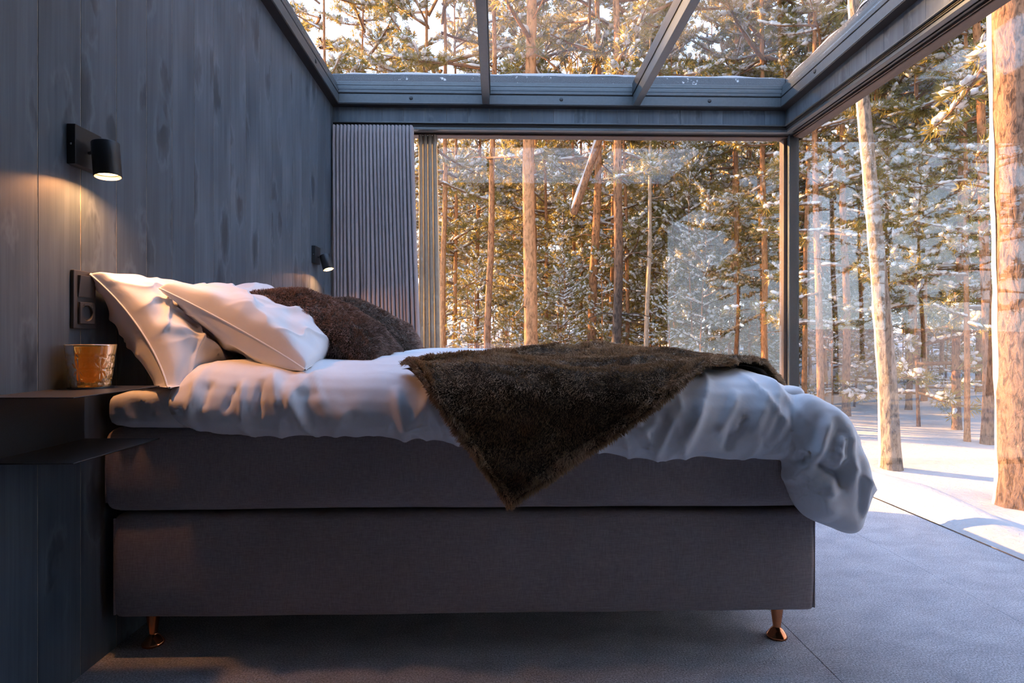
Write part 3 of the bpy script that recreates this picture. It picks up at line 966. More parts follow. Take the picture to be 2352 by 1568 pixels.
for y_, k in ((1.552, 0.35), (1.556, 0.58), (1.566, 0.80), (1.585, 0.94), (1.61, 1.0), (1.645, 1.0), (1.69, 0.98), (1.85, 0.97), (2.2, 1.0), (2.6, 0.96), (3.0, 1.0), (3.3, 0.98), (3.45, 1.0), (3.50, 0.92), (3.53, 0.6)):
    p = np.stack([cx_ + (hx[:, 0] - cx_) * k, cz_ + (hx[:, 1] - cz_) * k], 1)
    if y_ > 1.66:
        lim = 0.928 + 0.0 * p[:, 0]
        p[:, 0] = np.where(p[:, 1] < 0.70, np.maximum(p[:, 0], lim), p[:, 0])
    if y_ > 1.8:
        p[:, 1] += 0.03 * math.sin(y_ * 5) * (p[:, 1] < 0.5)
    secs.append(np.stack([p[:, 0], np.full(len(p), y_), p[:, 1]], 1))
V2, F2 = loft(secs)
Vd = np.concatenate([V1, V2])
Fd = F1 + [tuple(i + len(V1) for i in f) for f in F2]
em, co, no = remesh_mesh(Vd, Fd, 0.0072, 7)
side = np.clip((1.76 - co[:, 1]) / 0.10, 0, 1)
foot = np.clip((co[:, 0] - 0.80) / 0.08, 0, 1)
top = 1 - side
d = side * (1 - foot) * (0.011 * ridged(co @ np.array([[1, 0, 0.45], [0, 1, 0], [-0.45, 0, 1]]), 1, (9, 3, 2.2)) + 0.008 * ridged(co @ np.array([[1, 0, -0.6], [0, 1, 0], [0.6, 0, 1]]), 4, (13, 3, 3)))
d += side * 0.006 * NB(co * np.array([14, 6, 9.0])) + 0.006 * NC(co * np.array([4, 4, 4.0])) * (1 - 0.5 * foot)
d += top * (0.010 * ridged(co, 6, (3.2, 4.5, 1)) + 0.006 * NB(co * np.array([7, 9, 3.0])))
d += foot * (0.010 * ridged(co @ np.array([[1, 0, 0.9], [0, 1, 0], [-0.9, 0, 1]]), 8, (6, 4, 10)) + 0.004 * NB(co * 16.0))
def px(u, v, y_=1.60):
    xw = (u - 1145.0) / 1335.0 * y_
    return (xw + 0.012, 0.9 - (v - 779.0) / 1335.0 * y_)
folds = [((452, 850), (440, 950), 10, 9), ((475, 880), (470, 935), 8, -9), ((535, 885), (520, 940), 7, -8), ((548, 880), (560, 960), 8, 9), ((590, 885), (592, 955), 8, -12), ((612, 870), (650, 955), 11, 12),
         ((655, 890), (700, 985), 14, 12), ((640, 930), (660, 985), 9, -9), ((690, 900), (660, 860), 14, 7), ((720, 915), (760, 975), 14, 7), ((900, 900), (925, 985), 12, 8), ((965, 905), (1010, 995), 14, 8),
         ((1460, 1000), (1500, 960), 12, 7), ((1530, 960), (1500, 1035), 10, 8), ((1600, 935), (1560, 1030), 12, 9), ((1690, 910), (1640, 990), 12, 9), ((1670, 985), (1660, 1035), 9, -9), ((1700, 960), (1680, 1000), 8, -6),
         ((1760, 910), (1720, 990), 14, 8), ((1740, 1000), (1750, 1030), 8, -5), ((1800, 950), (1770, 1010), 10, 8),
         ((1880, 960), (1850, 1050), 12, 14), ((1835, 1040), (1825, 1062), 10, -18), ((1905, 1000), (1890, 1070), 11, 16), ((1860, 1060), (1910, 1085), 11, -20), ((1880, 1100), (1890, 1130), 12, 10), ((1920, 1050), (1905, 1110), 9, -12),
         ((1925, 990), (1935, 1110), 12, 9), ((1950, 1060), (1960, 1180), 10, -6), ((1970, 1090), (1975, 1180), 9, 6), ((1900, 940), (1935, 1020), 16, 8), ((1850, 1110), (1900, 1180), 25, 8)]
for a_, b2, w_, am_ in folds:
    f_ = seg_fold(co, px(*a_), px(*b2), w_ * 1.0 / 835.0, am_ * 1.25 / 1000.0)
    d += f_ * (co[:, 1] < 1.72)
co2 = co + no * d[:, None]
co2[:, 2] = np.maximum(co2[:, 2], 0.352)
duvet = thing('duvet', (0.0, 2.5, 0.65), 'puffy white cotton duvet hanging over the foot of the bed', 'duvet')
em.vertices.foreach_set('co', (co2 - np.array(wloc(duvet))).ravel()); em.update()
add('duvet_cover', em, M['linen'], duvet)
from mathutils.bvhtree import BVHTree
duv_bvh = BVHTree.FromPolygons([tuple(v) for v in co2], [tuple(p.vertices) for p in em.polygons])

# ---- pillows and cushions
def pillow(n, La, Lb, T, seed, wr, pinch=0.07, pw=0.5, ears=0.0, sag=0.0):
    """closed pillow in local axes a (width), b (height), n (thickness)"""
    g = np.linspace(-1, 1, n)
    g = np.sign(g) * np.abs(g) ** 0.85
    A, B = np.meshgrid(g, g, indexing='ij')
    prof = (np.clip(1 - np.abs(A) ** 2.4, 0, 1) * np.clip(1 - np.abs(B) ** 2.4, 0, 1)) ** pw
    a = A * La * (1 - pinch * (1 - B ** 2) * np.abs(A) ** 3) * (1 + ears * (np.abs(A * B) ** 4))
    b = B * Lb * (1 - pinch * (1 - A ** 2) * np.abs(B) ** 3) * (1 + ears * (np.abs(A * B) ** 4))
    P = np.stack([a.ravel(), b.ravel(), np.zeros(a.size)], 1)
    def wrk(s):
        edge = np.clip(1.25 - prof.ravel(), 0, 1)
        return wr * ((0.6 * ridged(P, s, (5, 7, 1)) + 0.55 * ridged(P @ np.array([[1, 0.8, 0], [-0.8, 1, 0], [0, 0, 1]]), s + 2, (9, 4, 1)) ** 1.6 + 0.5 * ridged(P @ np.array([[1, -0.9, 0], [0.9, 1, 0], [0, 0, 1]]), s + 5, (13, 5, 1)) ** 2 - 0.4) * 1.0 + 0.4 * NB(P * 17 + s)) * (prof.ravel() ** 0.5)
    up = (T * prof).ravel() + wrk(seed) + 0.003 * (prof.ravel() > 0)
    dn = -(T * prof).ravel() * 0.9 - wrk(seed + 9)
    # sag: middle sinks
    V = np.concatenate([np.c_[P[:, :2], up], np.c_[P[:, :2], dn]])
    V[:, 2] -= sag * (V[:, 0] / La) ** 2 * 0
    f = grid_faces(n, n)
    F = np.concatenate([f, f[:, ::-1] + n * n])
    # stitched rim
    idx = np.arange(n * n).reshape(n, n)
    loop = np.r_[idx[:, 0], idx[-1, 1:], idx[::-1, -1][1:], idx[0, ::-1][1:-1]]
    l2 = np.roll(loop, -1)
    rim = np.stack([loop, l2, l2 + n * n, loop + n * n], 1)[:, ::-1]
    F = np.concatenate([F, rim])
    return V, F, loop

def frame_of(tilt, yaw, roll=0.0):
    """columns a, b, n: b runs from bottom to top leaning to the wall, a runs to the far side"""
    M_ = Matrix.Rotation(yaw, 3, 'Z') @ Matrix.Rotation(roll, 3, 'X')
    b = Vector((-math.cos(tilt), 0, math.sin(tilt)))
    n = Vector((math.sin(tilt), 0, math.cos(tilt)))
    a = Vector((0, 1, 0))
    return np.array([M_ @ a, M_ @ b, M_ @ n])       # rows

def put(V, fr, c): return V @ fr + np.array(c)

def add_pillow(name, c, tilt, yaw, roll, La, Lb, T, seed, label, group, wr=0.012, bend=0.0, flange=True, post=None, n=104, ears=0.10, pinch=0.08):
    V, F, loop = pillow(n, La, Lb, T, seed, wr, pinch, 0.34, ears)
    if bend:
        V[:, 2] += bend * ((V[:, 1] / Lb) ** 2 - 0.3)
    fr = frame_of(tilt, yaw, roll)
    W = put(V, fr, c)
    if post is not None: W = post(W)
    root = thing(name, tuple(W.mean(0) * np.array([1, 1, 0]) + np.array([0, 0, W[:, 2].min()])), label, 'pillow', group)
    pc = part('pillowcase', W, F, M['linen'], root, True)
    sd = pc.modifiers.new('subdiv', 'SUBSURF'); sd.levels = 1; sd.render_levels = 1
    if flange:
        Lp = W[loop]
        rimv, rimf = tube(np.vstack([Lp[::2], Lp[:1]]), 0.0028, 6, cap=False)
        part('seam', rimv, rimf, M['linen'], root, True)
    return root
def clampwall(W):
    W = W.copy()
    W[:, 0] = np.maximum(W[:, 0], XL + 0.008)
    lo = 0.772
    W[:, 2] = np.where(W[:, 2] < lo, lo + (W[:, 2] - lo) * 0.1, W[:, 2])
    return W
add_pillow('pillow', (-0.985, 1.935, 0.915), R(57), R(-1), 0, 0.325, 0.190, 0.100, 11, 'white pillow propped upright against the dark board wall', 'white bed pillows', 0.034, post=clampwall, bend=-0.01, ears=0.05)
add_pillow('pillow', (-0.745, 2.000, 0.930), R(29), R(-2), 0, 0.320, 0.228, 0.095, 23, 'white pillow leaning on another pillow, half behind the fur cushion', 'white bed pillows', 0.026, ears=0.05)

def fur_strands(V, F, N, length, width, comb, seed, mt, name, parent, clump=0.35, spread=0.45):
    """thin curved blades grown from a surface; V world coords, F quads"""
    rg = np.random.default_rng(seed)
    T = np.concatenate([F[:, [0, 1, 2]], F[:, [0, 2, 3]]])
    a, b, c = V[T[:, 0]], V[T[:, 1]], V[T[:, 2]]
    nr = np.cross(b - a, c - a)
    ar = np.linalg.norm(nr, axis=1)
    p = ar / ar.sum()
    k = rg.choice(len(T), N, p=p)
    r1, r2 = rg.random(N), rg.random(N)
    s = np.sqrt(r1)
    P = a[k] * (1 - s)[:, None] + b[k] * (s * (1 - r2))[:, None] + c[k] * (s * r2)[:, None]
    nn = nr[k] / (ar[k][:, None] + 1e-12)
    # clumps
    cl = np.stack([NA(P * 60 + 3), NB(P * 60 + 9), NC(P * 60 + 5)], 1)
    cl2 = np.stack([NB(P * 14 + 3), NC(P * 14 + 9), NA(P * 14 + 5)], 1)
    comb = np.asarray(comb, float)
    d = nn * 0.75 + comb * 0.75 + clump * cl * 1.2 + cl2 * 0.35 + rg.normal(0, spread, (N, 3)) * 0.45
    d /= np.linalg.norm(d, axis=1)[:, None]
    dn = (d * nn).sum(1)
    d = d + nn * np.clip(0.18 - dn, 0, 1)[:, None]
    d /= np.linalg.norm(d, axis=1)[:, None]
    L = length * rg.uniform(0.55, 1.15, N) * (1 + 0.25 * NB(P * 9 + 2))
    sidev = np.cross(d, rg.normal(0, 1, (N, 3))); sidev /= np.linalg.norm(sidev, axis=1)[:, None] + 1e-9
    bend = (comb * 0.35 + np.array([0, 0, -0.15])) + 0.25 * cl
    m1 = P + d * (L * 0.55)[:, None]
    tip = P + d * (L * 0.9)[:, None] + bend * (L * 0.45)[:, None]
    w = width * rg.uniform(0.7, 1.3, N)
    base = P - nn * 0.001
    VV = np.empty((N, 5, 3))
    VV[:, 0] = base - sidev * (w * 0.5)[:, None]
    VV[:, 1] = base + sidev * (w * 0.5)[:, None]
    VV[:, 2] = m1 + sidev * (w * 0.45)[:, None]
    VV[:, 3] = m1 - sidev * (w * 0.45)[:, None]
    VV[:, 4] = tip
    i0 = np.arange(N) * 5
    tri = np.concatenate([np.stack([i0, i0 + 1, i0 + 2], 1), np.stack([i0, i0 + 2, i0 + 3], 1), np.stack([i0 + 3, i0 + 2, i0 + 4], 1)])
    me = raw_mesh(name, VV.reshape(-1, 3) - np.array(wloc(parent)), tri, True)
    colr = np.zeros((N, 5, 4), np.float32)
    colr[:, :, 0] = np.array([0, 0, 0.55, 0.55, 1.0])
    colr[:, :, 1] = (0.5 + 0.35 * rg.uniform(-1, 1, N) + 0.3 * NB(P * 7 + 4))[:, None]
    colr[:, :, 3] = 1
    at = me.attributes.new('strand', 'FLOAT_COLOR', 'POINT')
    at.data.foreach_set('color', np.clip(colr, 0, 1).ravel())
    return add(name, me, mt, parent, kind='stuff')

def fur_cushion(c, tilt, yaw, roll, La, Lb, T, seed, label, N):
    n = 40
    V, F, loop = pillow(n, La, Lb, T, seed, 0.012, 0.10, 0.5, 0.05)
    fr = frame_of(tilt, yaw, roll)
    W = put(V, fr, c)
    lo = 0.815
    W[:, 2] = np.where(W[:, 2] < lo, lo + (W[:, 2] - lo) * 0.15, W[:, 2])
    root = thing('fur_cushion', (c[0], c[1], W[:, 2].min()), label, 'cushion', 'brown fur cushions')
    part('cushion_body', W, F, M['fur_hide'], root, True)
    fur_strands(W, F, N, 0.0155, 0.0016, (0.25, -0.15, -0.45), seed, M['cushion_fur'], 'fur', root)
    return root
fur_cushion((-0.605, 2.080, 0.928), R(26), R(-4), R(2), 0.220, 0.245, 0.100, 31, 'dark brown fur cushion leaning on the white pillow, nearer of two', 70000)
fur_cushion((-0.600, 2.860, 0.945), R(30), R(3), 0, 0.220, 0.250, 0.095, 32, 'dark brown fur cushion half hidden behind the nearer fur cushion', 40000)

# ---- fur throw laid diagonally over the duvet, one corner hanging down
FOOTX = np.array([[-2, 0], [0.70, 0.0], [0.78, -0.018], [0.87, -0.066], [0.945, -0.135], [1.005, -0.225], [1.06, -0.35], [1.075, -0.48]])
farc = np.r_[0, np.cumsum(np.hypot(*np.diff(FOOTX, axis=0).T))]
def throw_surface(Xa, s):
    """Xa arc along the bed, s arc from the hanging level up the side and over the top"""
    q = farc[0] + (Xa + 2)
    Xw = np.interp(q, farc, FOOTX[:, 0]); dz = np.interp(q, farc, FOOTX[:, 1])
    Xc = np.minimum(Xw, 0.72)
    zt = np.interp(Xc, *ZTOP); zc_ = np.interp(Xc, *ZCEN)
    out = np.empty((len(s), 3))
    for i in range(len(s)):
        path = np.array([(1.560, 0.40), (1.556, 0.55), (1.553, zt[i] - 0.12), (1.563, zt[i] - 0.055), (1.605, zt[i] - 0.006), (1.67, zt[i] + 0.014), (1.76, zt[i] + 0.020), (1.90, (zt[i] + zc_[i]) / 2 + 0.020), (2.3, zc_[i] + 0.019), (2.9, zc_[i] + 0.018), (3.4, zc_[i])])
        ar = np.r_[0, np.cumsum(np.hypot(*np.diff(path, axis=0).T))]
        qq = s[i] + 0.04
        out[i] = (Xw[i], np.interp(qq, ar, path[:, 0]), np.interp(qq, ar, path[:, 1]) + dz[i] * np.clip((np.interp(qq, ar, path[:, 1]) - 0.5) / 0.25, 0, 1))
    return out
nL, nW = 130, 52
A0 = np.array([0.030, 0.010])
eW = np.array([-0.575, 0.818]); eL = np.array([0.818, 0.575])
Wd, Ln = 0.54, 1.52
pl = np.linspace(0, 1, nL); pw_ = np.linspace(0, 1, nW)
PL, PW = np.meshgrid(pl, pw_, indexing='ij')
ed_w = 0.012 * NA(np.c_[PL.ravel() * 9, PW.ravel() * 0, PW.ravel() * 0 + 2.2]).reshape(PL.shape)
q = A0 + (PL * Ln)[..., None] * eL + (PW * Wd + ed_w * (2 * PW - 1))[..., None] * eW
Sf = throw_surface(q[..., 0].ravel(), q[..., 1].ravel()).reshape(nL, nW, 3)
def grid_normals(G):
    du = np.gradient(G, axis=0); dv = np.gradient(G, axis=1)
    n_ = np.cross(du, dv); n_ /= np.linalg.norm(n_, axis=2)[..., None] + 1e-12
    return n_
# let the throw settle onto the duvet: from above on top, from the room side on the flank
Dn = np.array([0.0, 0, -1]); 
for i in range(nL):
    for j in range(nW):
        x_, y_, z_ = Sf[i, j]
        if y_ > 1.66:
            h = duv_bvh.ray_cast((x_, y_, 1.5), (0, 0, -1))
            if h[0] is not None and abs(h[0].z - z_) < 0.16: Sf[i, j, 2] = h[0].z + 0.006
        else:
            h = duv_bvh.ray_cast((x_, 1.0, z_), (0, 1, 0))
            if h[0] is not None and h[0].y < 1.66 and y_ < 1.58: Sf[i, j, 1] = min(1.562, h[0].y - 0.006)
for _ in range(12):
    for sl in ((0, slice(None)), (-1, slice(None)), (slice(None), 0), (slice(None), -1)):
        e_ = Sf[sl].copy()
        e_[1:-1] = e_[1:-1] * 0.4 + 0.3 * (e_[:-2] + e_[2:])
        Sf[sl] = e_
    pad = np.pad(Sf, ((1, 1), (1, 1), (0, 0)), 'edge')
    avg = (pad[:-2, 1:-1] + pad[2:, 1:-1] + pad[1:-1, :-2] + pad[1:-1, 2:]) / 4
    Sf = Sf + 0.5 * (avg - Sf) * (np.minimum(np.minimum(PL, 1 - PL), np.minimum(PW, 1 - PW)) > 1e-6)[..., None]
Nn = grid_normals(Sf)
if Nn[..., 2].mean() < 0: Nn = -Nn
Pq = Sf.reshape(-1, 3)
wr_ = 0.012 * ridged(Pq @ np.array([[1, 0, 0.5], [0, 1, 0], [-0.5, 0, 1]]), 3, (4, 5, 6)) + 0.008 * NB(Pq * 7) + 0.010 * ridged(Pq, 7, (3, 9, 9))
hem = np.exp(-(np.minimum(PW, 1 - PW) * Wd / 0.030) ** 2) + np.exp(-(np.minimum(PL, 1 - PL) * Ln / 0.030) ** 2)
fold = np.minimum(hem, 1.0) * 0.012
up = Sf + Nn * (0.012 + wr_.reshape(nL, nW) + fold)[..., None]
dn = Sf + Nn * (0.002 + 0.6 * wr_.reshape(nL, nW))[..., None]
rimk = (np.minimum(np.minimum(PL, 1 - PL) * Ln, np.minimum(PW, 1 - PW) * Wd) < 1e-6)
up[rimk] = (up[rimk] + dn[rimk]) / 2
thr = thing('fur_throw', (0.35, 1.9, 0.45), 'olive-brown fur throw laid across the bed with a corner hanging down', 'throw')
f_ = grid_faces(nL, nW)
Vt = np.concatenate([up.reshape(-1, 3), dn.reshape(-1, 3)])
tst = np.cross(up[1, 0] - up[0, 0], up[0, 1] - up[0, 0])
fu = f_ if (np.cross(up[60, 26] - up[59, 26], up[59, 27] - up[59, 26]) @ Nn[59, 26]) > 0 else f_[:, ::-1]
Ft = np.concatenate([fu, fu[:, ::-1] + nL * nW])
part('throw_backing', Vt, Ft, M['fur_hide'], thr, True)
fur_strands(up.reshape(-1, 3), fu, 190000, 0.0100, 0.0011, (-0.25, -0.15, -0.45), 41, M['throw_fur'], 'fur', thr, clump=0.22, spread=0.28)
near_hem = (np.minimum(np.minimum(PL, 1 - PL) * Ln, np.minimum(PW, 1 - PW) * Wd) < 0.035).ravel()
fh = fu[near_hem[fu].all(1)]
fur_strands(up.reshape(-1, 3), fh, 42000, 0.015, 0.0015, (-0.1, -0.10, -0.40), 42, M['throw_fur'], 'hem_fur', thr, clump=0.5)

# ------------------------------------------------------------------ snow-covered ground outside
def ground_z(x, y):
    x = np.asarray(x, float); y = np.asarray(y, float)
    P = np.stack([x, y, np.zeros_like(x)], -1).reshape(-1, 3)
    z = -0.62 + 0.10 * NA(P * 0.22 + 4).reshape(x.shape) + 0.035 * NB(P * 0.9 + 1).reshape(x.shape)
    dist = np.hypot(x, y)
    z = z + np.clip((dist - 18) / 40, 0, 1.5) ** 1.3 * 1.6
    # wind-blown bank along the right-hand glass
    bank = 0.34 * np.exp(-((x - 3.05 - 0.10 * (y - 2.5)) / 0.42) ** 2) + 0.12 * np.exp(-((x - 2.3) / 0.5) ** 2)
    bank = bank * np.clip((y + 2) / 2, 0, 1) * np.clip((7.5 - y) / 3, 0, 1) * (x > 1.8)
    return z + bank
def axis(lo, hi, c, w, fine, coarse):
    out = [c]
    for sgn, end in ((1, hi), (-1, lo)):
        v = c
        while (v - end) * sgn < 0:
            st = fine if abs(v - c) < w else min(coarse, fine * (abs(v - c) / w) ** 1.5)
            v += sgn * st
            out.append(v)
    return np.array(sorted(out))
gx_ = axis(-45, 70, 3.0, 3.5, 0.09, 2.5); gy_ = axis(-12, 95, 4.0, 4.0, 0.11, 2.5)
GX, GY = np.meshgrid(gx_, gy_, indexing='ij')
GZ = ground_z(GX, GY)
inside_house = (GX > -1.6) & (GX < 2.12) & (GY > -1.8) & (GY < 4.1)
GZ = np.where(inside_house, -0.75, GZ)
part('snow_ground', np.stack([GX, GY, GZ], 2).reshape(-1, 3), grid_faces(len(gx_), len(gy_)), M['snow'], None, True, kind='structure')

# ------------------------------------------------------------------ pine forest
def bark_mat(name, low, high, z_lo, z_hi, crack=0.5, snow=0.0):
    m, nt, b = mat(name)
    v = coords(nt, (1, 1, 0.35), jitter=True)
    n1 = noise(nt, v, 26, 4, 0.65, 0.6)
    n2 = noise(nt, coords(nt, (1, 1, 0.5), jitter=True), 5, 3, 0.6)
    tc = nt.nodes.new('ShaderNodeTexCoord')
    sp = nt.nodes.new('ShaderNodeSeparateXYZ')
    nt.links.new(tc.outputs['Object'], sp.inputs[0])
    hgt = nt.nodes.new('ShaderNodeMapRange')
    hgt.inputs[1].default_value = z_lo; hgt.inputs[2].default_value = z_hi
    nt.links.new(math_n(nt, 'ADD', sp.outputs['Z'], math_n(nt, 'MULTIPLY', n2, 1.5)), hgt.inputs[0])
    c = mixc(nt, hgt.outputs[0], low, high)
    dk = ramp(nt, [(0.36, tuple(0.22 * x for x in (1, 1, 1))), (0.52, (0.9, 0.9, 0.9)), (0.7, (1.25, 1.2, 1.15))], n1)
    c = mixc(nt, crack, c, mixc(nt, 1.0, c, dk, 'MULTIPLY'))
    nt.links.new(c, b.inputs['Base Color'])
    b.inputs['Roughness'].default_value = 0.9
    b.inputs['Specular IOR Level'].default_value = 0.15
    bump(nt, b, n1, 0.8, 0.02)
    return m
M['bark'] = bark_mat('scots_pine_bark', (0.20, 0.125, 0.085), (0.46, 0.21, 0.09), 0.6, 4.5, 0.85)
M['bark_birch'] = bark_mat('grey_birch_bark', (0.21, 0.17, 0.13), (0.26, 0.20, 0.15), 0.0, 5.0, 0.9)
M['bark_big'] = bark_mat('brown_pine_bark', (0.17, 0.11, 0.08), (0.30, 0.155, 0.085), 1.5, 6.0, 0.95)
M['bark_orange'] = bark_mat('orange_pine_bark', (0.40, 0.19, 0.095), (0.52, 0.25, 0.11), 0.0, 3.0, 0.7)
M['bark_dark'] = bark_mat('charred_pine_bark', (0.085, 0.06, 0.045), (0.42, 0.20, 0.09), 3.2, 6.0, 0.9)
M['bark_pale'] = bark_mat('pale_dead_bark', (0.36, 0.27, 0.19), (0.42, 0.30, 0.20), 0.0, 6.0, 0.6)
M['twig'] = bark_mat('twig_bark', (0.17, 0.105, 0.065), (0.30, 0.16, 0.08), 0.0, 8.0, 0.5)
def needle_mat():
    m = bpy.data.materials.new('pine_needles'); m.use_nodes = True
    nt = m.node_tree
    b = nt.nodes['Principled BSDF']
    n = noise(nt, coords(nt), 3.0, 3)
    c1 = ramp(nt, [(0.3, (0.12, 0.115, 0.035)), (0.55, (0.20, 0.175, 0.05)), (0.75, (0.30, 0.23, 0.07))], n)
    c2 = ramp(nt, [(0.3, (0.34, 0.27, 0.06)), (0.7, (0.55, 0.40, 0.10))], n)
    nt.links.new(c1, b.inputs['Base Color'])
    b.inputs['Roughness'].default_value = 0.6
    b.inputs['Specular IOR Level'].default_value = 0.3
    tl = nt.nodes.new('ShaderNodeBsdfTranslucent'); nt.links.new(c2, tl.inputs[0])
    mx = nt.nodes.new('ShaderNodeMixShader'); mx.inputs[0].default_value = 0.45
    nt.links.new(b.outputs[0], mx.inputs[1]); nt.links.new(tl.outputs[0], mx.inputs[2])
    nt.links.new(mx.outputs[0], nt.nodes['Material Output'].inputs[0])
    return m
M['needles'] = needle_mat()
M['snow_load'] = snow_mat('snow_on_branches', 3.0, (0.66, 0.64, 0.61))

def unit(v): return v / (np.linalg.norm(v, axis=-1, keepdims=True) + 1e-9)

def make_crown(seed, H, zb, Rm, nb, tuft_r, blades, kind):
    """returns three meshes: branches, needle tufts, snow cushions (local, trunk along z)"""
    rg = np.random.default_rng(seed)
    BV, BF = [], []; nv = 0
    tp_, td_ = [], []
    sn = []
    for i in range(nb):
        f = rg.random() ** (0.9 if kind != 'tall' else 0.8)
        z = zb + (H - zb) * f
        if kind == 'young': Lm = Rm * (1.05 - f) + 0.12
        elif kind == 'tall': Lm = Rm * (0.45 + 0.75 * math.sin(math.pi * min(1, f * 0.85 + 0.12)))
        else: Lm = Rm * (0.95 - 0.65 * f)
        L = Lm * rg.uniform(0.55, 1.2)
        az = rg.uniform(0, 2 * math.pi)
        e0 = R(rg.uniform(-18, 14) + 38 * f)
        dirh = np.array([math.cos(az), math.sin(az), 0])
        side = np.array([-math.sin(az), math.cos(az), 0])
        wob = rg.uniform(-0.25, 0.25)
        nseg = 5
        path = [np.array([0, 0, z])]
        for k in range(1, nseg + 1):
            t = k / nseg
            path.append(np.array([0, 0, z]) + dirh * L * t + side * wob * L * t * t + np.array([0, 0, 1]) * L * (math.sin(e0) * t - 0.28 * t * t * (1 - f) + 0.22 * t ** 3))
        path = np.array(path)
        r0 = 0.010 + 0.016 * L
        V, F = tube(path, np.linspace(r0, 0.004, nseg + 1), 3, False)
        BV.append(V); BF.append(np.array(F) + nv); nv += len(V)
        # snow lying along the branch
        for k in range(nseg):
            if rg.random() < 0.6:
                a, b = path[k], path[k + 1]
                sn.append(((a + b) / 2 + np.array([0, 0, r0 * 0.8]), b - a, rg.uniform(0.018, 0.034) + 0.008 * L, np.linalg.norm(b - a) * 0.55))
        # twigs with tufts
        m_ = max(3, int(L / 0.13))
        for j in range(m_):
            t = 0.28 + 0.72 * (j + rg.random()) / m_
            k = min(nseg - 1, int(t * nseg)); u_ = t * nseg - k
            p = path[k] * (1 - u_) + path[k + 1] * u_
            d = unit(path[min(k + 1, nseg)] - path[k])
            sg = rg.choice([-1, 1])
            tw = unit(d * rg.uniform(0.4, 1.0) + np.cross(d, [0, 0, 1]) * sg * rg.uniform(0.3, 1.0) + np.array([0, 0, rg.uniform(-0.25, 0.55)]))
            tl = rg.uniform(0.10, 0.34) * (0.6 + 0.4 * min(1, L))
            q = p + tw * tl
            V, F = tube(np.array([p, q]), np.array([0.005, 0.003]), 3, False)
            BV.append(V); BF.append(np.array(F) + nv); nv += len(V)
            for g in (1.0, rg.uniform(0.4, 0.75)):
                tp_.append(p + tw * tl * g + rg.normal(0, 0.02, 3)); td_.append(tw)
    tp_ = np.array(tp_); td_ = np.array(td_)
    n = len(tp_)
    # needle blades
    ax = unit(td_)[:, None, :] * 0.55 + rg.normal(0, 0.62, (n, blades, 3)) + np.array([0, 0, 0.12])
    ax = unit(ax)
    Ls = tuft_r * rg.uniform(0.65, 1.25, (n, blades, 1)) * rg.uniform(0.7, 1.2, (n, 1, 1))
    pr_ = unit(np.cross(ax, rg.normal(0, 1, (n, blades, 3))))
    wd = tuft_r * 0.055
    c = tp_[:, None, :]
    NV = np.stack([c + ax * Ls * 0.08, c + ax * Ls * 0.55 + pr_ * wd, c + ax * Ls, c + ax * Ls * 0.55 - pr_ * wd], 2).reshape(-1, 3)
    i0 = np.arange(n * blades) * 4
    NF = np.stack([i0, i0 + 1, i0 + 2, i0 + 3], 1)
    # snow cushions
    for k in range(n):
        if rg.random() < 0.62:
            sn.append((tp_[k] + np.array([0, 0, tuft_r * 0.22]), td_[k], tuft_r * rg.uniform(0.22, 0.46), tuft_r * rg.uniform(0.35, 0.65)))
    m_ = len(sn)
    C = np.array([s_[0] for s_ in sn]); D = unit(np.array([s_[1] for s_ in sn])); Rr = np.array([s_[2] for s_ in sn])[:, None]; Ll = np.array([s_[3] for s_ in sn])[:, None]
    Sd = unit(np.cross(D, [0, 0, 1.0]) + 1e-6); Up = np.cross(Sd, D)
    ring_ = []
    for lv in (-0.55, 0.5):
        for a_ in range(5):
            an = 2 * math.pi * a_ / 5 + lv
            ring_.append(C + D * Ll * lv + Sd * Rr * math.cos(an) + Up * Rr * 0.75 * math.sin(an))
    SV = np.stack([C - D * Ll] + ring_ + [C + D * Ll], 1)
    SV = SV + rg.normal(0, 1, SV.shape) * (Rr * 0.15)[:, None, :]
    SV = SV.reshape(-1, 3)
    j0 = np.arange(m_) * 12
    SF = []
    for a_ in range(5):
        n_ = (a_ + 1) % 5
        SF += [np.stack([j0, j0 + 1 + n_, j0 + 1 + a_], 1), np.stack([j0 + 11, j0 + 6 + a_, j0 + 6 + n_], 1),
               np.stack([j0 + 1 + a_, j0 + 1 + n_, j0 + 6 + n_], 1), np.stack([j0 + 1 + a_, j0 + 6 + n_, j0 + 6 + a_], 1)]
    SF = np.concatenate(SF)
    mb = raw_mesh('branches', np.concatenate(BV), np.concatenate(BF)); mb.materials.append(M['twig'])
    mn = raw_mesh('needle_foliage', NV, NF); mn.materials.append(M['needles'])
    ms = raw_mesh('snow_load', SV, SF, True); ms.materials.append(M['snow_load'])
    return mb, mn, ms

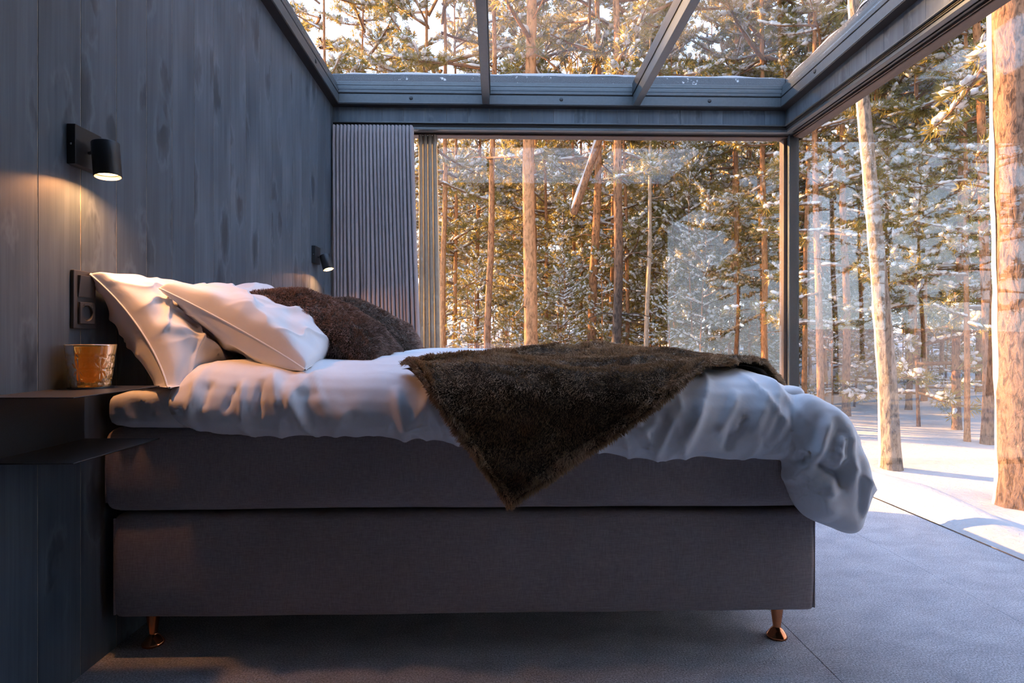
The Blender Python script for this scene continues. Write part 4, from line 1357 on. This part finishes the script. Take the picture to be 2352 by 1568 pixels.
def make_trunk(seed, H, r, mt, n=10, wob=0.06, flare=0.25, stubs=0):
    rg = np.random.default_rng(seed)
    zs = np.r_[-0.25, 0, 0.12, 0.35, np.linspace(0.8, H, 18)]
    ph = rg.uniform(0, 6, 4)
    path = np.stack([wob * (np.sin(zs * 0.45 + ph[0]) - math.sin(ph[0])) + 0.3 * wob * np.sin(zs * 1.7 + ph[1]), wob * (np.sin(zs * 0.4 + ph[2]) - math.sin(ph[2])), zs], 1)
    path[zs <= 0, :2] = path[1, :2]
    rad = r * (1 - 0.86 * np.clip(zs / H, 0, 1) ** 1.15) * (1 + flare * np.exp(-np.clip(zs, 0, None) / 0.18))
    V, F = tube(path, rad, n)
    V[:, :2] *= (1 + 0.05 * NA(V * 3.0 + seed))[:, None]
    F = list(F)
    for k in range(stubs):
        z = rg.uniform(1.2, H * 0.55); az = rg.uniform(0, 6.28); L = rg.uniform(0.25, 0.9)
        c = np.array([np.interp(z, zs, path[:, 0]), np.interp(z, zs, path[:, 1]), z])
        d = np.array([math.cos(az), math.sin(az), 0])
        pts = np.array([c, c + d * L * 0.5 + np.array([0, 0, 0.03]), c + d * L + np.array([0, 0, rg.uniform(-0.2, 0.15)])])
        v2, f2 = tube(pts, [0.016, 0.010, 0.004], 4)
        F += [tuple(int(q) + len(V) for q in f) for f in f2]
        V = np.concatenate([V, v2])
    me = raw_mesh('trunk', V, F, True)
    me.materials.append(mt)
    return me

CR = {}
for i in range(4): CR['tall', i] = make_crown(100 + i, 14.0, 4.4, 2.0, 46, 0.17, 20, 'tall')
for i in range(4): CR['mid', i] = make_crown(200 + i, 11.0, 1.7, 1.55, 74, 0.15, 18, 'mid')
for i in range(3): CR['young', i] = make_crown(300 + i, 4.5, 0.35, 1.0, 46, 0.115, 18, 'young')
CRH = {'tall': 14.0, 'mid': 11.0, 'young': 4.5}
TR = {}
for i in range(5): TR['bark', i] = make_trunk(400 + i, 14.0, 0.10, M['bark'], 9, 0.07, stubs=9)
for i in range(3): TR['bark_orange', i] = make_trunk(420 + i, 14.0, 0.10, M['bark_orange'], 9, 0.05, stubs=7)
TR['bark_pale', 0] = make_trunk(440, 14.0, 0.10, M['bark_pale'], 9, 0.06, stubs=10)
TR['bark_dark', 0] = make_trunk(445, 14.0, 0.10, M['bark_dark'], 9, 0.05, stubs=8)

FX, FY, FT = 1335.0, 1176.0, math.atan(31 / 1335.0)
def spot(u, dist):
    """world x, y of a trunk seen dist metres deep along the bearing of image column u"""
    xc = (u - 1176.0) / 1335.0
    return ((xc * math.cos(FT) + math.sin(FT)) * dist, (math.cos(FT) - xc * math.sin(FT)) * dist)

def tree(x, y, dia, H, crown, ci, bark, label, group=None, lean=(0, 0), rz=None, name='pine_tree', own=None, fol=1.0, snow_side=False, branches=True):
    gz = float(ground_z(np.array([x]), np.array([y]))[0])
    root = thing(name, (x, y, gz - 0.03), label, 'tree', group)
    rz = (x * 7.13 + y * 3.7) % 6.28 if rz is None else rz
    root.rotation_euler = (lean[0], lean[1], 0)
    if own is not None:
        add('trunk', own, None, root)
    else:
        t = add('trunk', TR[bark], None, root)
        t.scale = (dia / 0.20, dia / 0.20, H / 14.0)
        t.rotation_euler = (0, 0, rz)
    if crown:
        k = H / CRH[crown] * fol
        for nm, me in zip(('branches', 'needle_foliage', 'snow_load'), CR[crown, ci]):
            o = add(nm, me, None, root, kind='stuff')
            o.scale = (min(k, 1.25),) * 2 + (H / CRH[crown],)
            o.rotation_euler = (0, 0, rz)
    return root

# -- individually placed trees: column u, depth, diameter, height, crown, index, bark, label
near_trees = [
    (1015, 15.0, 0.17, 15, 'tall', 0, ('bark_orange', 0), 'slim orange pine trunk right beside the sheer curtain', (0, 0)),
    (1098, 19.0, 0.17, 14, 'mid', 1, ('bark', 1), 'thin pine left of the dark-footed trunk in the back window', (0, 0)),
    (1119, 12.5, 0.165, 15, 'tall', 1, ('bark', 2), 'pine with grey lower trunk, second thick trunk from the sheer curtain', (0, 0)),
    (1181, 24.0, 0.11, 12, 'mid', 2, ('bark_orange', 1), 'very thin distant pine just left of the thickest orange trunk', (0, 0)),
    (1224, 11.0, 0.285, 17, 'tall', 2, ('bark_orange', 2), 'thickest orange pine trunk in the middle of the back window', (0, 0)),
    (1254, 19.0, 0.135, 14, 'mid', 3, ('bark', 3), 'thin brown pine just right of the thickest orange trunk', (0, 0)),
    (1354, 14.5, 0.245, 15, 'tall', 3, ('bark', 4), 'stout red-brown pine left of the charred trunk', (0, 0)),
    (1413, 10.5, 0.190, 14, 'tall', 0, ('bark_dark', 0), 'pine with charred black lower trunk in the back window', (0, 0)),
    (1441, 16.0, 0.125, 13, 'mid', 0, ('bark', 0), 'crooked brown pine just behind the charred trunk', (0, R(-1))),
    (1478, 12.0, 0.105, 11, None, 0, ('bark_pale', 0), 'bare pale dead trunk right of the charred trunk', (0, R(1.2))),
    (1503, 21.0, 0.11, 13, 'mid', 1, ('bark_orange', 0), 'first thin trunk of the cluster right of the pale dead trunk', (0, 0)),
    (1516, 23.0, 0.12, 14, 'mid', 2, ('bark', 1), 'second thin trunk of the cluster right of the pale dead trunk', (0, 0)),
    (1530, 22.0, 0.11, 13, 'mid', 3, ('bark_orange', 1), 'third thin trunk of the cluster right of the pale dead trunk', (0, 0)),
    (1597, 15.0, 0.06, 6.5, 'young', 0, ('bark', 2), 'crooked thin dark sapling between the trunk cluster and the paired trunks', (0, R(-1.5))),
    (1690, 15.5, 0.160, 15, 'tall', 1, ('bark', 3), 'grey-footed pine with pale lit edge near the corner post', (0, 0)),
    (1722, 20.0, 0.14, 14, 'mid', 0, ('bark_orange', 2), 'thin orange pine between the two taller trunks near the corner post', (0, 0)),
    (1757, 13.5, 0.160, 15, 'tall', 2, ('bark_orange', 0), 'straight bright orange pine nearest the corner post', (0, 0)),
    (1886, 9.5, 0.12, 11, 'mid', 1, ('bark', 4), 'branchy brown pine just right of the corner post', (0, 0)),
    (1945, 11.5, 0.15, 13, 'tall', 3, ('bark', 0), 'grey-brown pine behind the foot of the duvet', (0, 0)),
    (2110, 9.6, 0.055, 7, 'young', 1, ('bark', 1), 'slender young pine standing right of the pale leaning birch', (0, R(-1))),
    (2196, 9.2, 0.125, 12, 'mid', 2, ('bark', 2), 'brown pine with dark trunk, middle of the right window', (0, 0)),
    (2222, 8.2, 0.075, 9, 'mid', 3, ('bark_orange', 1), 'thin pine with sunlit left edge in the right window', (0, 0)),
    (2268, 8.0, 0.135, 13, 'tall', 0, ('bark', 3), 'dark pine trunk just left of the massive trunk', (0, 0)),
    (838, 17.0, 0.125, 15, 'tall', 3, ('bark_orange', 1), 'pine seen through the left pane of the roof light', (0, 0)),
    (862, 20.0, 0.10, 14, 'mid', 3, ('bark', 1), 'thin pine close right of another, through the left roof pane', (0, 0)),
    (735, 15.0, 0.14, 14, 'tall', 0, ('bark', 2), 'leafy pine at the far left of the roof light', (0, 0)),
    (985, 14.0, 0.135, 15, 'tall', 1, ('bark_orange', 2), 'pine near the first rafter through the left roof pane', (0, 0)),
]
for i, (u, dist, dia, H, cr_, ci, bk, lb, ln) in enumerate(near_trees):
    x, y = spot(u, dist)
    tree(x, y, dia, H, cr_, ci, bk, lb, 'pines standing near the cabin', ln, rz=i * 1.37)

# the massive trunk and the pale leaning birch close to the right-hand glass, each with snow plastered on one side
def big_trunk(x, y, r, H, pts, mt, seed, label, name, crown, ci, crown_kw=None):
    gz = float(ground_z(np.array([x]), np.array([y]))[0]) - 0.05
    root = thing(name, (x, y, gz), label, 'tree', 'pines standing near the cabin')
    zs = np.r_[-0.2, 0.0, 0.1, 0.3, np.linspace(0.7, H, 34)]
    off = np.stack([np.interp(zs, pts[0], pts[1]), np.interp(zs, pts[0], pts[2]), zs], 1)
    rad = r * (1 - 0.62 * np.clip(zs / H, 0, 1)) * (1 + 0.22 * np.exp(-np.clip(zs, 0, None) / 0.15))
    V, F = tube(off, rad, 22)
    nrm = V.copy()
    V = V + 0.0
    cen = np.repeat(off, 22, 0)
    rr_ = V - cen
    ang_ = np.arctan2(rr_[:, 1], rr_[:, 0])
    cr_ = NA(np.stack([np.cos(ang_) * 5, np.sin(ang_) * 5, V[:, 2] * 1.2], 1) + seed)
    V = cen + rr_ * (1 + 0.10 * cr_)[:, None]
    t = add('trunk', raw_mesh('trunk', V, F, True), mt, root)
    # plastered snow: a ragged strip on the weather side
    zz = np.linspace(0.0, H, 120)
    o2 = np.stack([np.interp(zz, pts[0], pts[1]), np.interp(zz, pts[0], pts[2]), zz], 1)
    rd = r * (1 - 0.62 * np.clip(zz / H, 0, 1)) * (1 + 0.22 * np.exp(-zz / 0.15))
    an = R(152)
    SV = []
    na = 7
    for i in range(len(zz)):
        hw = R(15) * (1 + 0.55 * NB(np.array([[zz[i] * 3.1, seed, 1.7]]))[0])
        th_ = 0.010 + 0.008 * NC(np.array([[zz[i] * 5.0, seed, 2.2]]))[0]
        for a_ in np.linspace(-1, 1, na):
            k = rd[i] * 0.97 + (th_ + 0.008) * math.sqrt(max(0, 1 - a_ * a_ * 0.98)) 
            SV.append(o2[i] + k * np.array([math.cos(an + a_ * hw), math.sin(an + a_ * hw), 0]))
    add('plastered_snow', raw_mesh('plastered_snow', np.array(SV), grid_faces(len(zz), na), True), M['snow'], root)
    if crown:
        kw = crown_kw or {}
        for nm, me in zip(('branches', 'needle_foliage', 'snow_load'), CR[crown, ci]):
            o = add(nm, me, None, root, kind='stuff')
            o.scale = kw.get('scale', (1, 1, 1)); o.location = kw.get('loc', (0, 0, 0)); o.rotation_euler = (0, 0, kw.get('rz', 0))
    return root
x, y = spot(2352, 5.2)
big_trunk(x, y, 0.185, 13, ([-1, 0, 4, 13], [0, 0, -0.12, -0.3], [0, 0, 0, 0.1]), M['bark_big'], 3, 'massive brown pine trunk with snow stuck to its left side', 'pine_tree', 'tall', 2, {'scale': (1.0, 1.0, 0.93), 'rz': 2.2})
x, y = spot(2048, 6.5)
big_trunk(x, y, 0.098, 6.2, ([-1, 0, 1.0, 2.5, 3.7, 6.2], [0, 0, -0.03, -0.13, -0.24, -0.45], [0, 0, 0.02, 0.05, 0.05, 0.1]), M['bark_birch'], 6, 'pale snow-plastered birch leaning left in the right window', 'birch_tree', None, 0)
# broken trunk leaning across the back window
lt = thing('leaning_trunk', (*spot(1325, 13.0), 2.0), 'broken dead trunk leaning diagonally across the top of the back window', 'tree')
a_ = Vector((*spot(1318, 13.0), 3.7)); b2 = Vector((*spot(1425, 12.7), 6.6))
V, F = tube([a_.lerp(b2, t) for t in np.linspace(0, 1, 9)], np.linspace(0.085, 0.07, 9), 10)
part('trunk', V, F, M['bark'], lt, True)
V, F = tube([a_.lerp(b2, t) + Vector((-0.05, 0, 0.06)) for t in np.linspace(0.02, 0.98, 14)], 0.04 + 0.015 * np.sin(np.arange(14)), 7)
part('snow_load', V, F, M['snow_load'], lt, True)

# -- the stand beyond: slender pines nobody could tell apart, thinning out to the left where the low sun comes in
rg = np.random.default_rng(77)
placed = []
def free(x, y, dmin):
    return all((x - a) ** 2 + (y - b) ** 2 > dmin * dmin for a, b in placed)
kinds = [('mid', 0), ('mid', 1), ('mid', 2), ('mid', 3), ('tall', 0), ('tall', 1), ('tall', 2), ('tall', 3)]
barks = [('bark', i) for i in range(5)] + [('bark_orange', i) for i in range(3)] + [('bark_orange', i) for i in range(3)]
n_far = 0
tries = 0
while n_far < 175 and tries < 6000:
    tries += 1
    u = rg.uniform(640, 2420)
    dist = 17 + 40 * rg.random() ** 1.15
    if u < 1000 and rg.random() < 0.65: continue
    if u > 1830 and rg.random() < 0.35: dist = rg.uniform(11.5, 20)
    x, y = spot(u, dist)
    if not free(x, y, 1.1): continue
    placed.append((x, y))
    cr_, ci = kinds[int(rg.integers(8))]
    tree(x, y, rg.uniform(0.10, 0.20), rg.uniform(10.5, 16), cr_, ci, barks[int(rg.integers(len(barks)))],
         *((('slender snow-dusted pine in the dense stand seen through back window or roof', 'pines of the dense stand behind the back window') if u < 1830 else
            ('slender snow-dusted pine in the dense stand seen through the right window', 'pines of the dense stand behind the right window'))), (R(rg.normal(0, 0.8)), R(rg.normal(0, 0.8))), rz=rg.uniform(0, 6.28))
    n_far += 1
n_y = 0
while n_y < 84 and tries < 12000:
    tries += 1
    u = rg.uniform(980, 2400); dist = rg.uniform(13, 34)
    if u > 1830: dist = rg.uniform(11, 26)
    x, y = spot(u, dist)
    if not free(x, y, 0.8): continue
    placed.append((x, y))
    tree(x, y, rg.uniform(0.04, 0.07), rg.uniform(2.6, 5.5), 'young', int(rg.integers(3)), barks[int(rg.integers(5))],
         *((('small snowy young pine low among the trunks in the back window', 'young pines in the back window') if u < 1830 else
            ('small snowy young pine low among the trunks in the right window', 'young pines in the right window'))), (R(rg.normal(0, 1.5)), R(rg.normal(0, 1.5))), rz=rg.uniform(0, 6.28), name='young_pine')
    n_y += 1

# pines off to the left: seen mirrored in the right-hand glass, and they dapple the low sun
n_l = 0
while n_l < 8 and tries < 20000:
    tries += 1
    az = R(rg.uniform(-62, -21)); dist = rg.uniform(11, 42)
    x, y = math.sin(az) * dist, math.cos(az) * dist
    if not free(x, y, 2.2): continue
    placed.append((x, y))
    cr_, ci = kinds[int(rg.integers(8))]
    tree(x, y, rg.uniform(0.14, 0.24), rg.uniform(11, 16), cr_, ci, barks[int(rg.integers(len(barks)))],
         'snowy pine mirrored in the right-hand glass', 'pines mirrored in the glass', rz=rg.uniform(0, 6.28))
    n_l += 1

# pines to the right of the cabin and behind the viewer: seen only as reflections in the back glass
n_b = 0
while n_b < 22 and tries < 30000:
    tries += 1
    az = R(rg.uniform(68, 150)); dist = rg.uniform(9, 22)
    x, y = math.sin(az) * dist, math.cos(az) * dist
    if x < 4.5 or not free(x, y, 1.6): continue
    placed.append((x, y))
    cr_, ci = kinds[int(rg.integers(8))]
    tree(x, y, rg.uniform(0.14, 0.24), rg.uniform(10, 15), cr_, ci, barks[int(rg.integers(len(barks)))],
         'snowy pine mirrored in the back window pane', 'pines mirrored in the back window', rz=rg.uniform(0, 6.28))
    n_b += 1
